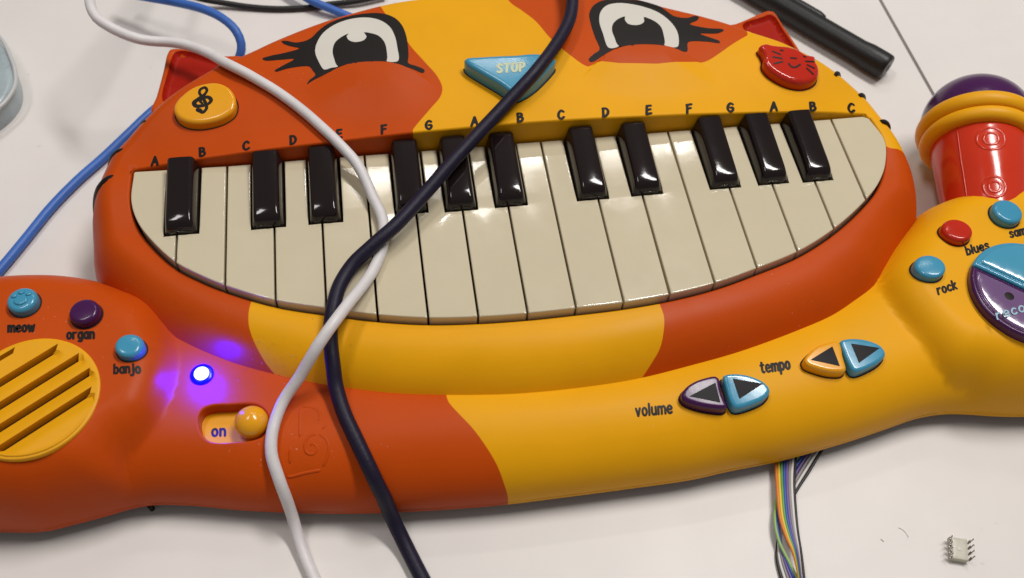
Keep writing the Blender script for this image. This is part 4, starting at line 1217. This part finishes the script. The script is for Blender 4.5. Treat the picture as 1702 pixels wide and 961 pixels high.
ribbon_cable([(1284, 725, 4.2), (1289, 771, 3.4), (1292, 814, 4.5), (1297, 862, 5), (1307, 893, 5), (1319, 920, 5.5), (1327, 954, 6), (1332, 1000, 6)],
             [(1330, 722, 4.2), (1323, 761, 3.4), (1320, 802, 4.5), (1322.5, 850, 5.4), (1326, 886, 6), (1331, 917, 7), (1335.5, 954, 8), (1340, 1000, 8)],
             ['orange', 'yellow', 'green', 'blue', 'violet', 'grey', 'white', 'black'], 'flat ribbon of rainbow wires hanging straight down from the yellow band')
ribbon_cable([(1400, 700, 2.6), (1367, 747, 2.2), (1345, 783, 1.4), (1322, 819, 0.8), (1300, 870, 0.9), (1291, 925, 0.9), (1299, 963, 0.9), (1308, 1000, 0.9)],
             [(1352, 715, 2.6), (1326, 760, 2.2), (1302, 800, 1.4), (1290, 835, 2.2), (1288.5, 874, 3.4), (1296, 903, 3.6), (1313, 937, 3.6), (1327, 965, 3.6), (1345, 1005, 3.6)],
             ['black', 'white', 'grey', 'violet', 'blue', 'pale_green'], 'second ribbon of wires slanting out and twisting behind the rainbow ribbon')

# ------------------------------------------------------------------ upturned chip
q = [np.array([*W(a, b, 3.3)]) for a, b in ((1583.5, 928), (1610, 932.5), (1608, 896), (1581, 892))]
cc = sum(q) / 4; exd = ((q[1] - q[0]) + (q[2] - q[3])) / 4; eyd = ((q[3] - q[0]) + (q[2] - q[1])) / 4
chip = thing('chip', 'small milky white eight pin chip lying on its back with legs up', 'chip', (cc[0], cc[1], 0))
CP = ccw(lin([cc - exd - eyd, cc + exd - eyd, cc + exd + eyd, cc - exd + eyd], 1.0))
body = solid('chip_body', CP, lambda X: np.full(len(X), 3.3), 0.0, M['chip'], chip, R=0.35, grid=1.5, rings=[.1, .35], sharp=0.8)
lathe('moulding_mark', [(0.9, 0), (0.9, .12), (0.7, .16)], (cc[0], cc[1], 3.28), (0, 0, 1), M['eye_white'], body, 20)
exn = np.linalg.norm(exd); ux = exd / exn; uy = eyd / np.linalg.norm(eyd)
for s in (-1, 1):
    for k in range(4):
        b = cc + exd * s + eyd * (-0.78 + 0.52 * k)
        o3 = np.array([*(ux * s), 0]); u3 = np.array([*uy, 0])
        Vc, Fb = [], []
        for c0, aa, bb, hh in ((np.array([*b, 1.9]) + o3 * .4, o3 * .5, u3 * .55, np.array([0, 0, .13])), (np.array([*b, 3.1]) + o3 * .85, o3 * .13, u3 * .55, np.array([0, 0, 1.25])),
                               (np.array([*b, 5.6]) + o3 * (.95), o3 * .12, u3 * .24, np.array([0, 0, 1.45]))):
            v_, f_ = box_geo(c0, aa, bb, hh); Fb += [tuple(len(Vc) + i for i in f) for f in f_]; Vc += v_
        mesh_obj('pin', Vc, Fb, M['metal'], chip, smooth=False)

# ------------------------------------------------------------------ black rod
ra = np.array([*W(1475, 113, 7), 7.0]); rbp = np.array([*W(1265, -9.5, 7), 7.0])
rd = (rbp - ra); rd /= np.linalg.norm(rd)
rod = thing('black_rod', 'round matt black rod lying on the table behind the right ear', 'rod', (ra[0], ra[1], 0))
Rd = 6.6
lathe('barrel', [(6.1, 0), (6.7, .8), (6.9, 3), (6.9, 12), (6.3, 17), (6.3, 330), (5.8, 331)], ra, rd, M['black_rod'], rod, 40)
lathe('end_plug', [(5.0, -0.25), (5.0, 1), (4.8, 2)], ra, rd, M['rod_end'], rod, 32)
lathe('plug_hole', [(1.8, -0.4), (1.8, 1)], ra, rd, M['ink'], rod, 20)
up = np.array([0, 0, 1.0]); sdv = np.cross(rd, up); sdv /= np.linalg.norm(sdv)
far = sdv if sdv[1] > 0 else -sdv
for h0, h1 in ((42, 84), (90, 150)):
    o_dir = (far * 0.75 + up * 0.66)
    V, Fc = tube_geo([ra + rd * h + o_dir * (4.6 + w_) for h, w_ in ((h0, -1.5), (h0 + 2.5, 0), (h0 + 5, 0.3), (h1 - 5, 0.3), (h1 - 2.5, 0), (h1, -1.5))], [1.5, 2.8, 3.1, 3.1, 2.8, 1.5], 14)
    mesh_obj('grip_ridge', V, Fc, M['black_rod'], rod)

# ------------------------------------------------------------------ pale container at the left edge
cpx = [(-260, -50), (-130, -30), (-40, 20), (2, 64), (15, 90), (23, 114), (23, 138), (14, 156), (0, 172), (-50, 205), (-150, 240), (-330, 240), (-430, 160), (-400, 20)]
CT = ccw(spline([W(*p, 14) for p in cpx], 2.5))
box = thing('plastic_container', 'pale blue-grey plastic container just showing at the left edge', 'container', (*CT.mean(0), 0))
solid('container_body', outset(CT, -1.0), lambda X: np.full(len(X), 13.0), 0.2, M['grey_blue'], box, R=3.0, grid=5)
V, Fc = tube_geo([(*p, 12.5) for p in np.concatenate([CT, CT[:1]])], 1.0, 8, cap=False)
mesh_obj('container_rim', V, Fc, M['rim_grey'], box)

# grey sheet behind the head and bits on the table
def strand(pts, r, name, label, cat, m_):
    P = spline([np.array([*W(a, b, 0.25), 0.25]) for a, b in pts], 1.0, False)
    V, Fc = tube_geo(P, r, 6); return tag(mesh_obj(name, V, Fc, m_, None), label, cat)
M['hair'] = mat('grey_hair', (0.68, 0.64, 0.60), 0.5)
strand([(1494, 877), (1500, 880), (1506, 886), (1510, 893)], 0.09, 'hair', 'short curved pale hair on the table left of the chip', 'hair', M['hair'])
strand([(1464, 896), (1467, 898), (1469, 900)], 0.14, 'crumb', 'tiny grey crumb on the table between the ribbon cables and chip', 'crumb', M['hair'])
